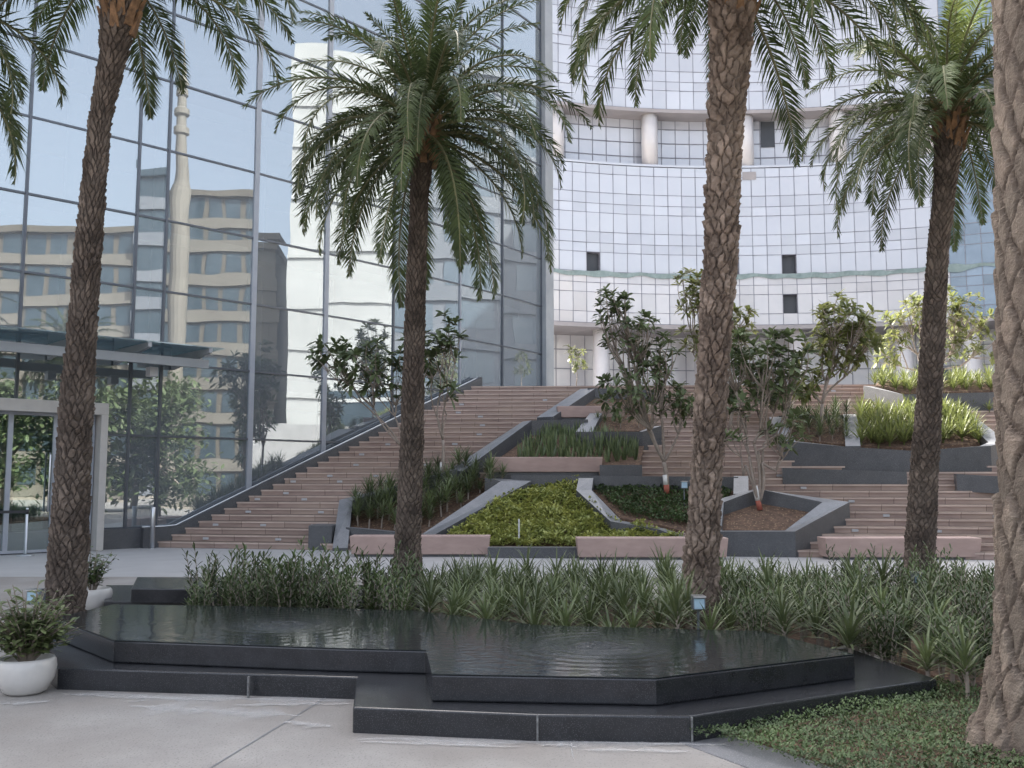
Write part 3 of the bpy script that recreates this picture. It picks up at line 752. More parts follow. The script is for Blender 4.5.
wp = [cen+(p-cen)*.998 for p in up]
m = MB(); m.prism([Vector((p.x,p.y,Z2+.0015)) for p in wp], [Vector((p.x,p.y,Z2+.007)) for p in wp]); m.build('water_sheet', M['water'], FT)
for b in BUB:
    m = MB(); n = 28; vs = [(b.x, b.y+8, Z2+.033)]; fs = []
    rings = 9
    for i in range(1, rings+1):
        r_ = .17*i/rings
        for j in range(n):
            a = 2*math.pi*j/n; vs.append((b.x+r_*math.cos(a)*1.5, b.y+8+r_*math.sin(a), Z2+.0075+.022*max(0,math.cos(min(1,r_/.17)*math.pi/2))*(1+.5*mn.noise(Vector((math.cos(a)*r_*30,math.sin(a)*r_*30,b.x))))))
    for j in range(n): fs.append((0,1+j,1+(j+1)%n))
    for i in range(rings-1):
        for j in range(n): a = 1+i*n+j; c_ = 1+i*n+(j+1)%n; fs.append((a, a+n, c_+n, c_))
    m.add(vs, fs); m.build('water_bubble', M['water'], FT, smooth=True)
# back fountain block
FB = thing('granite_fountain', 'second black granite fountain block half hidden behind the shrubs on the left', 'fountain', (-3,12,0))
tier(poly([(104,601),(420,606),(420,585),(106,585)], Z1), -.02, Z1, 'lower_tier', 'black_wet', FB)
tier(poly([(131,588.5),(330,591),(330,578),(137,577)], Z2), Z1+.002, Z2, 'upper_tier', 'black', FB)

for (a_, b_, c_, z_) in ((537,737,714.5,Z1),(690,740,716,Z1),(248,698,674.5,Z1)):
    p = atZ(a_, b_, .0); q = atZ(a_, c_, z_); y_ = min(p.y, q.y)-.012; m = MB(); m.box((p.x-.006,y_,.004),(p.x+.006,y_+.03,z_-.006)); m.build('slab_joint', M['lime_solid'], FT)
# granite strip and planting beds at plaza level
m = MB()
st = [atZ(a,b,.004) for a,b in ((676,741),(745,733),(860,775),(1000,860),(860,900),(770,776))]
m.prism([Vector((p.x,p.y,-.02)) for p in st], [Vector((p.x,p.y,.006)) for p in st]); struct(m.build('granite_paving_strip', M['granite_cap']))
m = MB()
bed = poly([(742,734),(700,730),(941,679),(850,640)], .03)+[Vector((p.x,p.y+.04,.03)) for p in up[7:11]]+[Vector((up[10].x,11.0,.03))]+[Vector((-4.2,11.2,.03)),Vector((-1.0,11.3,.03)),Vector((-1.0,12.8,.03)),Vector((3,12.9,.03)),Vector((9.5,12.6,.03)),Vector((9.5,1.5,.03)),Vector((4.2,1.5,.03))]+poly([(1000,860),(860,772)],.03)
m.prism([Vector((p.x,p.y,-.02)) for p in bed], bed); struct(m.build('planting_bed_soil', M['soil']))

# ------------------------------------------------------------------ palms
def trunk_mesh(cl, n_cell, cell_h, amp, name, mt, parent, seed, nu=None, nv=None, boots=0.0, irr=.55):
    if amp == .055: irr = .13
    """cl: list of (Vector, radius) up the trunk; diamond pattern of old leaf bases."""
    rnd = random.Random(seed); L_ = [0]
    for i in range(1, len(cl)): L_.append(L_[-1]+(cl[i][0]-cl[i-1][0]).length)
    H = L_[-1]; nu = nu or n_cell*10; nv = nv or int(H/cell_h*9)
    def at(l):
        for i in range(1, len(cl)):
            if l <= L_[i] or i == len(cl)-1:
                t = (l-L_[i-1])/(L_[i]-L_[i-1]); t = max(0, min(1, t)); t2 = t*t*(3-2*t)
                return cl[i-1][0].lerp(cl[i][0], t), cl[i-1][1]*(1-t2)+cl[i][1]*t2
    hs = {}
    vs = []; fs = []; gap = []
    for j in range(nv+1):
        l = H*j/nv; p, r = at(l)
        for i in range(nu):
            th = i/nu
            wx, wy = math.cos(th*6.283), math.sin(th*6.283)
            wob = .55*mn.noise(Vector((wx*1.5, wy*1.5, l*2.0+seed)))+irr*mn.noise(Vector((wx*r*13, wy*r*13, l*10+seed)))
            wo2 = irr*mn.noise(Vector((wx*r*13+9, wy*r*13, l*10+seed)))
            A = n_cell*th + l/cell_h/2*1.0 + wob; B = n_cell*th - l/cell_h/2 - wo2
            ia, ib = math.floor(A), math.floor(B); fa, fb_ = A-ia, B-ib
            up_ = (fa+(1-fb_))/2; side = abs(fa-(1-fb_))
            key = ((ia-ib), (ia+ib) % (2*n_cell))
            if key not in hs: hs[key] = rnd.uniform(.55, 1.25)
            edge = min(fa, 1-fb_, 1-fa, fb_)
            h = hs[key]*(.25+.75*up_**1.3)*min(1, edge*7)
            h += (.1 if name == 'trunk' and irr < .5 else .3)*mn.noise(Vector((math.cos(th*6.283)*r*30, math.sin(th*6.283)*r*30, l*22+seed)))
            k = amp*(1+boots*max(0,(l/H-.86)/.14))
            rr = r-amp*.4+h*k
            gap.append(((1-min(1, edge*6))*(.25+.5*hs[key]), hs[key]))
            a = th*2*math.pi
            vs.append((p.x+rr*math.cos(a), p.y+rr*math.sin(a), p.z+h*k*.25))
    for j in range(nv):
        for i in range(nu):
            a = j*nu+i; b = j*nu+(i+1)%nu; fs.append((a, b, b+nu, a+nu))
    m = MB(); m.add(vs, fs); m.add([vs[-nu+i] for i in range(nu)], [tuple(range(nu))])
    o = m.build(name, mt, parent, smooth=False)
    gap += gap[-nu:]
    ca_ = o.data.color_attributes.new('scale_tone', 'FLOAT_COLOR', 'POINT')
    ca_.data.foreach_set('color', [c for g_, h_ in gap for c in (g_, h_, 0, 1)])
    return o
def frond_mesh(L_, e0, bend, seed, wid=.33, nl=88):
    rnd = random.Random(seed); m = MB(); n = 26; p = Vector((0,0,0)); path = []; sidek = rnd.uniform(-.25,.25)
    for i in range(n+1):
        t = i/n; e = e0-bend*(t**1.15)
        path.append((p.copy(), Vector((math.cos(e)*math.cos(sidek*t), math.cos(e)*math.sin(sidek*t), math.sin(e)))))
        p = p+path[-1][1]*(L_/n)
    m.tube([q[0] for q in path], [.022*(1-.85*i/n)+.003 for i in range(n+1)], 5, 1)
    for i in range(nl):
        t = .07+.93*i/nl; k = t*n; i0 = min(n-1, int(k)); f = k-i0
        q = path[i0][0].lerp(path[i0+1][0], f); d = path[i0][1].lerp(path[i0+1][1], f).normalized()
        side0 = d.cross(Vector((0,0,1)));
        if side0.length < .1: side0 = Vector((0,1,0))
        side0.normalize(); up_ = side0.cross(d).normalized()
        ln = wid*(math.sin(math.pi*min(1,(t*.86+.14)))**.6*.9+.12)*rnd.uniform(.82,1.1)
        if t > .9: ln *= .8
        for sg in (-1, 1):
            fwd = rnd.uniform(.55,.95)+t*.45; upk = rnd.choice((-.2,.15,.5,.75))*rnd.uniform(.6,1.2)
            dr = (side0*sg + d*fwd + up_*upk).normalized()
            w = .0105*rnd.uniform(.85,1.2); wv = d.cross(dr).normalized().cross(dr).normalized()
            b = q; mid = q+dr*ln*.45+Vector((0,0,-.01)); tip = q+dr*ln+Vector((0,0,-.06-.1*rnd.random())) * (ln/.36)
            m.add([b-wv*w*.5, b+wv*w*.5, mid+wv*w, tip, mid-wv*w], [(0,1,2,4),(4,2,3)], 0)
    return m
FRV = {}
spec_ = [(84,40),(74,70),(62,88),(50,105),(38,112),(26,112),(12,105),(-4,88),(-22,66),(-40,46)]
def fronds_for(L_, sun_tone):
    key = (round(L_,2), sun_tone)
    if key not in FRV:
        lst = []
        for i, (e, b) in enumerate(spec_):
            for j in range(2):
                mb = frond_mesh(L_*(.72 if i < 1 else 1), R(e), R(b+j*10), i*7+j*3+1)
                lst.append((i, mb.mesh('frond', [M['frond_sun' if sun_tone and i < 4 else 'frond'], M['rachis']])))
        FRV[key] = lst
    return FRV[key]
def palm(label, cl_px, Y, L_, seed, n_cell, cell_h, amp, mt='bark', sun_tone=False, N=44, crown_r=.13, tilt=(0,0), base_z=0.0, ext=0.0, kmax=1.0):
    cl = []
    for (px, py, wpx) in cl_px:
        p = atY(px, py, Y); cl.append((p, wpx/2*Y/F))
    if cl[0][0].z > base_z: cl.insert(0, (Vector((cl[0][0].x-.005, Y, base_z)), cl[0][1]*1.06))
    else: cl[0] = (Vector((cl[0][0].x, Y, base_z)), cl[0][1])
    if ext: cl.append((cl[-1][0]+Vector((.05,0,ext)), cl[-1][1]))
    t = thing('palm_tree', label, 'palm tree', (cl[0][0].x, Y, base_z), 'date palms in the plaza')
    trunk_mesh(cl, n_cell, cell_h, amp, 'trunk', M[mt], t, seed, boots=.7)
    rnd = random.Random(seed); top = cl[-1][0]
    # crown shaft of leaf boots
    sh = MB()
    for i in range(34):
        a = i*2.39996; zz = -.55+.6*i/34; r0 = cl[-1][1]*.85
        b0 = top+Vector((math.cos(a)*r0, math.sin(a)*r0, zz)); out = Vector((math.cos(a), math.sin(a), 0)); s_ = Vector((-math.sin(a), math.cos(a), 0))
        w = .05; b1 = b0+out*(.08+.05*rnd.random())+Vector((0,0,.22+.1*rnd.random()))
        sh.hexa([b0-s_*w-out*.04, b0+s_*w-out*.04, b0+s_*w+out*.02, b0-s_*w+out*.02, b1-s_*w*.5-out*.02, b1+s_*w*.5-out*.02, b1+s_*w*.4+out*.01, b1-s_*w*.4+out*.01])
    sh.tube([top+Vector((0,0,-.3)), top+Vector((0,0,.28))], [cl[-1][1]*.9, cl[-1][1]*.5], 14)
    sh.build('crown_boots', M['boot'], t)
    var = fronds_for(L_, sun_tone)
    for i in range(N):
        k = i/(N-1)*kmax; idx = min(9, int((k**.85)*10)); a = i*2.39996+seed+rnd.uniform(-.2,.2)
        cand = [v for v in var if v[0] == idx]; me = rnd.choice(cand)[1]
        o = bpy.data.objects.new('frond', me); C.objects.link(o); o.parent = t
        zz = .22-.40*k
        if k < .1: zz = .25
        o.location = Vector((top.x+math.cos(a)*.07*(1+k), top.y+math.sin(a)*.07*(1+k), top.z+zz))-t.location
        s_ = rnd.uniform(.86,1.06); o.scale = (s_,s_,s_)
        o.rotation_euler = (rnd.uniform(-.12,.12)+tilt[0], rnd.uniform(-.1,.1)+tilt[1], a)
    return t
M['bark_dark'] = mat('dark palm bark', (.10,.075,.06), (.045,.034,.028), 11, .95, .5, 45, big=(.14,.11,.09), bigscale=3.5)
scale_tone(M['bark_dark'], (.03,.022,.018))
palm('leaning palm on the left rising behind the fountain corner', [(64,612,38),(68,560,36),(75,430,31),(86,275,25),(100,120,21),(112,62,25),(120,12,34),(121,-12,32)], 10.0, 2.3, 3, 15, .075, .042, mt='bark_dark', N=36, kmax=.54)
palm('slim upright palm with a full drooping crown left of centre', [(407,575,30),(408,540,25),(411,470,23),(415,320,20),(419,200,18),(422,165,20),(424,130,26)], 13.0, 2.6, 11, 14, .07, .035, mt='bark_dark', N=70, kmax=.90)
palm('thick palm right of centre with hanging dead leaf bases', [(700,600,38),(701,575,33),(706,480,30),(714,350,31),(721,250,33),(724,150,33),(728,95,38),(731,30,42),(733,-22,40)], 10.0, 2.5, 23, 11, .11, .058, N=52, kmax=.66)
palm('palm on the right with a yellow-green lit crown', [(918,580,31),(920,550,28),(925,460,26),(931,370,23),(938,250,20),(944,195,21),(948,150,25),(949,115,27)], 13.5, 2.5, 31, 14, .07, .036, mt='bark_dark', sun_tone=True, N=56, kmax=.78)
palm('nearest palm at the right edge with coarse scaly trunk and flared fibrous foot', [(1040,745,128),(1042,700,104),(1044,640,88),(1045,500,84),(1045,300,88),(1043,100,88),(1042,-40,88)], 5.75, 2.6, 41, 11, .19, .055, mt='bark_near', ext=3.4, base_z=.05)
palm('palm outside the left edge showing only frond tips', [(-112,640,40),(-115,500,34),(-118,250,26),(-118,60,26),(-118,10,34)], 9.6, 2.1, 53, 10, .10, .03, mt='bark_dark', N=36, kmax=.85)

# ------------------------------------------------------------------ broad leaved trees
def leaf(m, base, d, L_, w, droop, rnd):
    side = d.cross(Vector((0,0,1)))
    if side.length < .1: side = Vector((1,0,0))
    side.normalize(); side = (side+Vector((rnd.uniform(-.3,.3),rnd.uniform(-.3,.3),rnd.uniform(-.3,.3)))).normalized()
    p1 = base+d*L_*.35; p2 = base+d*L_*.72+Vector((0,0,-droop*.4*L_)); p3 = base+d*L_+Vector((0,0,-droop*L_))
    m.add([base-side*w*.1, base+side*w*.1, p1+side*w*.36, p2+side*w*.5, p3, p2-side*w*.5, p1-side*w*.36], [(0,1,2,6),(6,2,3,5),(5,3,4)])
def frangipani(label, base, fork_px, crowns, ntip, seed, Lf=.31, mt='fleaf', stems=1, paint=True, dep=1.0, tr=.07, group='broad leaved trees on the terraces'):
    """crowns: list of (px,py,rx_px,ry_px) blobs at the depth of base; tips scattered in them."""
    rnd = random.Random(seed); Y = base.y; t = thing('frangipani_tree', label, 'tree', base, group)
    fk = atY(fork_px[0], fork_px[1], Y)
    tot = sum(c[2]*c[3] for c in crowns); tips = []
    cl = []
    ntip = int(ntip*1.4)
    for (px, py, rx, ry) in crowns:
        c = atY(px, py, Y); k = Y/F; n = max(2, round(ntip*rx*ry/tot)); g = []
        tries = 0
        while len(g) < n and tries < 4000:
            tries += 1
            v = Vector((rnd.uniform(-1,1), rnd.uniform(-1,1), rnd.uniform(-1,1)))
            if v.length > 1 or v.length < .15: continue
            p = c+Vector((v.x*rx*k, v.y*rx*k*dep, v.z*ry*k))
            if any((p-q).length < Lf*.5 for q in g): continue
            g.append(p)
        cl.append((c, g))
    m = MB()
    def limb(a, b, r0, r1, sag=.1, n=6):
        d = b-a; pts_ = []
        off = Vector((rnd.uniform(-1,1),rnd.uniform(-1,1),rnd.uniform(-.6,.2)))*d.length*sag
        for i in range(n+1):
            q = i/n; pts_.append(a+d*q+off*math.sin(math.pi*q))
        m.tube(pts_, [r0+(r1-r0)*i/n for i in range(n+1)], 6); return pts_
    bases = [base] if stems == 1 else [base]
    h = (fk-base).length
    if stems == 1: limb(base, fk, tr, tr*.8, .04)
    else:
        limb(base, base+(fk-base)*.12, tr*1.1, tr, 0)
    for (c, g) in cl:
        start = fk if stems == 1 else base+(fk-base)*.1
        low_ = Vector((c.x, c.y, c.z)) ; hub = start.lerp(low_, .55)+Vector((0,0,-.1*(c.z-start.z)))
        if stems > 1: limb(start, fk.lerp(hub,.5), tr*.65, tr*.5, .08); start = fk.lerp(hub,.5)
        limb(start, hub, tr*.62, tr*.42, .1)
        # subgroups
        k = max(1, len(g)//5); seeds = rnd.sample(g, min(k, len(g))) if g else []
        subs = [(s_, hub.lerp(s_, .5)) for s_ in seeds]
        for s_, hb in subs: limb(hub, hb, tr*.4, tr*.28, .1)
        for p in g:
            hb = min(subs, key=lambda q: (q[0]-p).length)[1]
            limb(hb, p, tr*.26, tr*.15, .12, 4); tips.append((p, (p-hb).normalized()))
    m.build('trunk', M['fbark'], t, smooth=True)
    if paint:
        m2 = MB(); d = (fk-base).normalized(); m2.tube([base+d*.0, base+d*.22], tr*1.14, 10); m2.build('red_band', M['redwash'], t, smooth=True)
        m2 = MB(); m2.tube([base+d*.221, base+d*min(.55, h*.6)], tr*1.12, 10); m2.build('white_band', M['limewash'], t, smooth=True)
    lm = MB()
    for p, d in tips:
        n = rnd.randint(9, 14); u = d.orthogonal().normalized(); v = d.cross(u)
        for i in range(n):
            a = i*2.4+rnd.random()*.4; el = rnd.uniform(-.15,.75)
            dr = (u*math.cos(a)+v*math.sin(a)+d*el+Vector((0,0,.15))).normalized()
            leaf(lm, p-d*rnd.uniform(0,.10), dr, Lf*rnd.uniform(.7,1.1), Lf*.34, rnd.uniform(0,.35), rnd)
    lm.build('crown', M[mt], t)
    return t
frangipani('small dark-leaved tree left of the slim palm, over the left steps', onS(424,492,.0), (401,446), [(352,362,42,30),(390,380,34,24),(330,350,22,18),(415,350,24,22)], 62, 5, paint=True, tr=.045)
frangipani('sparse thin tree just right of the slim palm against the steps', onS(441,484,.0), (443,440), [(436,345,22,24),(452,335,16,26),(425,365,22,18),(450,385,14,14)], 26, 6, paint=True, tr=.045)
frangipani('dark round tree with white and red painted trunk in the middle terrace', onS(667,494,.05), (664,462), [(640,390,46,30),(625,325,34,30),(658,352,28,22),(610,305,20,18),(690,400,26,20)], 110, 8, Lf=.26, tr=.06)
frangipani('open pale-branched tree in the five-sided soil planter', onS(760,510,.1), (748,455), [(760,345,32,26),(775,375,34,28),(735,350,22,24),(790,430,26,18),(742,400,18,18),(795,350,18,22),(730,440,14,10)], 66, 9, stems=2, tr=.055)
frangipani('sunlit yellow tree in the left half of the two-part planter', onS(818,436,.2), (822,404), [(845,320,34,28),(828,352,26,24),(862,345,24,24),(806,380,18,18)], 78, 12, mt='fleaf_sun', paint=False, tr=.06)
frangipani('sunlit wide tree behind the right palm near the stair top', atY(930,385,33.5)*1.0, (925,372), [(908,320,26,26),(935,310,30,26),(965,318,28,26),(890,350,18,18),(985,345,18,18),(950,345,28,18)], 100, 14, mt='fleaf_sun', paint=False, stems=2, tr=.06)
frangipani('tall yellowish tree directly behind the thick palm', onS(705,410,.1), (702,380), [(690,295,24,26),(715,310,24,24),(700,340,26,20),(740,325,20,20)], 62, 15, mt='fleaf_sun', paint=False, tr=.055)
frangipani('dark leafy tree close behind the thick palm at right', onS(730,430,.1), (735,400), [(745,365,24,24),(770,395,20,16),(725,385,18,16)], 36, 16, paint=False, tr=.05)
frangipani('tiny pale sapling by the glass corner at the stair top', atY(577,392,35), (577,378), [(577,360,10,16),(572,348,7,7)], 14, 17, Lf=.2, mt='fleaf_sun', paint=False, tr=.025)

def far_tree_meshes(seed):
    r_ = random.Random(seed); tm = MB(); tm.tube([(0,0,0),(.1,0,1.5),(0,.1,3)], [.16,.12,.09], 8)
    lm = MB(); cs = []
    for i in range(22):
        c = Vector((r_.uniform(-1.7,1.7), r_.uniform(-1.7,1.7), r_.uniform(.8,5.4))); cs.append(c); tm.tube([(0,.1,2.4), tuple(c*.6+Vector((0,0,1))), tuple(c)], [.07,.05,.02], 5)
        for k in range(150):
            v = Vector((r_.gauss(0,.5), r_.gauss(0,.5), r_.gauss(0,.38)))
            d = Vector((r_.uniform(-1,1), r_.uniform(-1,1), r_.uniform(-.5,.8))).normalized(); leaf(lm, c+v, d, r_.uniform(.3,.48), .17, .2, r_)
    return tm.mesh('trunk', M['fbark'], smooth=True), lm.mesh('crown', M['fleaf'])
FTM = [far_tree_meshes(i) for i in range(3)]
names_ = ['first','second','third','fourth','fifth','sixth','seventh','eighth']
for i in range(8):
    r_ = random.Random(i); p = Vector((19+r_.uniform(-1.5,1.5), -9+3.3*i, 0)); t = thing('shade_tree', names_[i]+' tree from the near end of the row mirrored low in the glass', 'tree', p, 'row of trees across the plaza')
    for nm, me in zip(('trunk','crown'), FTM[i%3]):
        o = bpy.data.objects.new(nm, me); C.objects.link(o); o.parent = t
    t.rotation_euler = (0,0,i*1.3); s_ = r_.uniform(1.1,1.35); t.scale = (s_,s_,s_)

# ------------------------------------------------------------------ plants
def rosette(seed, n=34, L_=.5, w=.03, stem=.22, spread=(.1,1.25), droop=.5):
    rnd = random.Random(seed); m = MB()
    m.tube([(0,0,-.06),(0.01,0,stem*.5),(0,0.01,stem)], [.022,.02,.018], 6, 1)
    for i in range(n):
        a = i*2.39996; el = spread[0]+(spread[1]-spread[0])*(i/n)**.8; el = math.pi/2-el
        ln = L_*rnd.uniform(.75,1.1); out = Vector((math.cos(a),math.sin(a),0)); s_ = Vector((-math.sin(a),math.cos(a),0))
        p = Vector((0,0,stem*(1-.45*i/n))); pts_ = [p]; e = el
        for k in range(4):
            p = p+(out*math.cos(e)+Vector((0,0,math.sin(e))))*ln/4; e -= droop*rnd.uniform(.15,.5); pts_.append(p)
        ws = [w*.6,w,w*.85,w*.55,0]; vs = []
        for q, ww in zip(pts_, ws): vs += [q-s_*ww/2, q+s_*ww/2]
        m.add(vs[:-1], [(0,1,3,2),(2,3,5,4),(4,5,7,6),(6,7,8)])
    return m
def lancebush(seed, h=.75, n=9):
    rnd = random.Random(seed); m = MB()
    for k in range(n):
        a = rnd.random()*6.28; le = rnd.uniform(.05,.32); hh = h*rnd.uniform(.6,1.05); top = Vector((math.cos(a)*le, math.sin(a)*le, hh))
        m.tube([(math.cos(a)*.02,math.sin(a)*.02,-.06), tuple(top*.5+Vector((0,0,.03))), tuple(top)], [.008,.006,.004], 5, 1)
        for i in range(34):
            q = .22+.78*i/34; p = top*q; b = i*2.4+k; el = .45+.6*q
            dr = Vector((math.cos(b), math.sin(b), math.tan(min(1.25, el*rnd.uniform(.6,1.1))))).normalized()
            leaf(m, p, dr, rnd.uniform(.09,.15), .024, .1, rnd)
    return m
def swordplant(seed, n=9, h=.5):
    rnd = random.Random(seed); m = MB()
    for i in range(n):
        a = rnd.random()*6.28; b0 = Vector((math.cos(a)*.06*rnd.random(), math.sin(a)*.06*rnd.random(), -.05)); le = rnd.uniform(.02,.16)
        top = b0+Vector((math.cos(a)*le, math.sin(a)*le, h*rnd.uniform(.7,1.1))); s_ = Vector((-math.sin(a+.6),math.cos(a+.6),0)); w = .05
        mid = b0.lerp(top,.55); m.add([b0-s_*w*.3,b0+s_*w*.3,mid+s_*w*.5,top,mid-s_*w*.5],[(0,1,2,4),(4,2,3)])
    return m
V = {}
V['strap'] = [rosette(i, n=42, L_=.46, w=.026, stem=.22+.04*i, droop=.55).mesh('foliage', [M['strap'], M['fbark']]) for i in range(6)]
V['lance'] = [lancebush(i+20, .62+.06*i, 9).mesh('foliage', [M['lance'], M['fbark']]) for i in range(6)]
V['sword'] = [swordplant(i+40).mesh('foliage', M['snake']) for i in range(4)]
V['bright'] = [rosette(i+60, n=30, L_=.5, w=.035, stem=.08, spread=(.05,1.1), droop=.35).mesh('foliage', M['brightgrass']) for i in range(3)]
def place(kind, p, s, name, label, cat, group, rnd):
    o = bpy.data.objects.new(name, rnd.choice(V[kind])); C.objects.link(o); o.location = p
    o.rotation_euler = (rnd.uniform(-.1,.1), rnd.uniform(-.1,.1), rnd.random()*6.28); o.scale = (s,s,s*rnd.uniform(.9,1.1))
    return tag(o, label, cat, group)
def inside(p, P):
    c = False; n = len(P)
    for i in range(n):
        a = P[i]; b = P[i-1]
        if (a.y > p.y) != (b.y > p.y) and p.x < (b.x-a.x)*(p.y-a.y)/(b.y-a.y)+a.x: c = not c
    return c
def scatter(P, dist, rnd, tries=6000):
    xs_ = [p.x for p in P]; ys = [p.y for p in P]; out = []
    for _ in range(tries):
        p = Vector((rnd.uniform(min(xs_),max(xs_)), rnd.uniform(min(ys),max(ys)), 0))
        if not inside(p, P): continue
        if any((p-q).length < dist for q in out): continue
        out.append(p)
    return out
rnd = random.Random(99)
hedge = [p for p in poly([(188,605),(250,607),(412,611),(540,626),(762,632)], .33)]+poly([(858,652),(945,686),(985,700)], .16)
hedge = [Vector((p.x,p.y+.12,0)) for p in hedge]+[Vector((4.4,7.6,0)),Vector((7.2,11.2,0)),Vector((6.9,12.3,0)),Vector((3,12.5,0)),Vector((-1.8,12.6,0)),Vector((-3.6,10.9,0))]
trunks = [Vector((.0+atY(407,575,13).x,13,0)), Vector((atY(700,600,10).x,10,0)), Vector((atY(64,612,10).x,10,0))]
for p in scatter(hedge, .27, rnd):
    q = Vector((p.x,p.y,.06)); px, py = proj(q)
    if any((p-t_).length < .32 for t_ in trunks): continue
    if p.y > 11.15 and px < 425: continue
    kind = 'lance' if px < 415 and rnd.random() < .92 else ('strap' if px < 740 else ('lance' if rnd.random() < (.35 if px < 860 else .8) else 'strap'))
    sc = rnd.uniform(.8,1.05)
    if kind == 'strap': place('strap', q, sc*.92, 'spiky_shrub', 'spiky strap-leaved shrub massed with its like in the bed behind the fountain', 'shrub', 'spiky shrubs behind the fountain', rnd)
    else: place('lance', q, sc*((1.15 if rnd.random() < .2 else .9) if px < 415 else .78), 'leafy_shrub', 'upright leafy shrub massed with its like in the bed behind the fountain', 'shrub', 'leafy shrubs behind the fountain', rnd)
for p in [atZ(853,668,.06), atZ(915,660,.06)]:
    place('strap', Vector((p.x,p.y+.1,.06)), 1.1, 'spiky_shrub', 'spiky strap-leaved shrub massed with its like in the bed behind the fountain', 'shrub', 'spiky shrubs behind the fountain', rnd)
def surf(P, x, y): return prof(x, y)
def bedplants(pxpoly, h, dist, kind, s, name, label, cat, group, seed):
    P = SP(pxpoly, h); r_ = random.Random(seed)
    for p in scatter([Vector((a.x,a.y,0)) for a in P], dist, r_, 2500):
        q = Vector((p.x, p.y, prof(p.x,p.y)+h)); place(kind, q, s*r_.uniform(.8,1.15), name, label, cat, group, r_)
bedplants([(352,529),(420,533),(505,485),(488,481),(455,473),(396,491),(354,507)], .0, .24, 'strap', 1.0, 'spiky_shrub', 'spiky dark shrub crowded in the planter behind the leaning slab', 'shrub', 'spiky shrubs in the left planter', 3)
bedplants([(512,462),(545,436),(560,433),(583,437),(636,445),(636,462)], .03, .20, 'sword', 1.05, 'sword_plant', 'upright sword-leaved plant in the dense mid-height bed', 'plant', 'sword plants', 4)
bedplants([(600,418),(592,429),(640,430),(652,424),(645,416)], .12, .38, 'strap', .7, 'low_plant', 'low green plant in the small planter above the sword leaves', 'plant', 'low plants in the small planter', 5)
bedplants([(860,415),(860,445),(910,448),(981,443),(962,415)], .18, .28, 'bright', 1.2, 'bright_shrub', 'bright yellow-green grassy shrub in the right half of the two-part planter', 'shrub', 'bright shrubs on the right', 6)
bedplants([(781,417),(793,439),(847,445),(847,417)], .18, .30, 'strap', .85, 'spiky_shrub', 'dull green shrub under the yellow tree in the left half of the two-part planter', 'shrub', 'dull shrubs under the yellow tree', 7)
bedplants([(874,386),(906,393),(985,391),(1055,386),(1055,380),(880,380)], .28, .28, 'bright', 1.0, 'bright_grass', 'bright grass tuft in the topmost right planter', 'grass tuft', 'grass tufts at the stair top', 8)
bedplants([(930,408),(990,412),(990,408),(940,405)], .0, .4, 'bright', .7, 'low_grass', 'low grass tuft below the topmost right planter wall', 'grass tuft', 'low grass tufts below the wall', 9)

def carpet(P, n, zf, size, name, mt, seed, hmax, label=None):
    r_ = random.Random(seed); m = MB(); xs_ = [p.x for p in P]; ys = [p.y for p in P]; c = 0
    while c < n:
        x = r_.uniform(min(xs_),max(xs_)); y = r_.uniform(min(ys),max(ys))
        if not inside(Vector((x,y,0)), P): continue
        c += 1
        hh = hmax*(.35+.65*max(0, .5+.9*mn.noise(Vector((x*1.7,y*1.7,seed)))+.35*mn.noise(Vector((x*6,y*6,seed)))))
        z = zf(x, y)+hh*r_.random()**.5
        a = r_.random()*6.28; d = Vector((math.cos(a), math.sin(a), r_.uniform(.1,1.4))).normalized()
        leaf(m, Vector((x,y,z)), d, size*r_.uniform(.6,1.2), size*.45, .1, r_)
    o = m.build(name, M[mt]); tag(o, label, None, kind='stuff'); return o
gc = poly([(716,741),(690,740),(690,728),(860,702),(935,684),(985,700)], .03)+[Vector((6.5,8,0)),Vector((6.5,3,0)),Vector((3.6,3,0))]+poly([(990,865),(835,778)],.03)
carpet(gc, 110000, lambda x,y:.03, .028, 'ground_cover', 'cover', 5, .10, 'dark green ground cover around the nearest palm foot')
yb = SP([(446,541),(516,489),(580,484),(580,494),(608,524),(655,533),(688,545),(580,549),(492,549)], .05)
yb = [Vector((p.x,max(p.y,20.3),0)) for p in yb]
carpet(yb, 15000, lambda x,y: max(.12,prof(x,y)), .11, 'yellow_ground_cover', 'yellow', 8, .28, 'yellow-green shrubs carpeting the triangular planter')
db = SP([(592,488),(732,487),(730,500),(700,530),(664,523),(624,516)], .02)
carpet(db, 5500, lambda x,y: prof(x,y)+.02, .09, 'low_ground_cover', 'cover', 9, .18, 'dark green ground cover around the white-banded trunk')

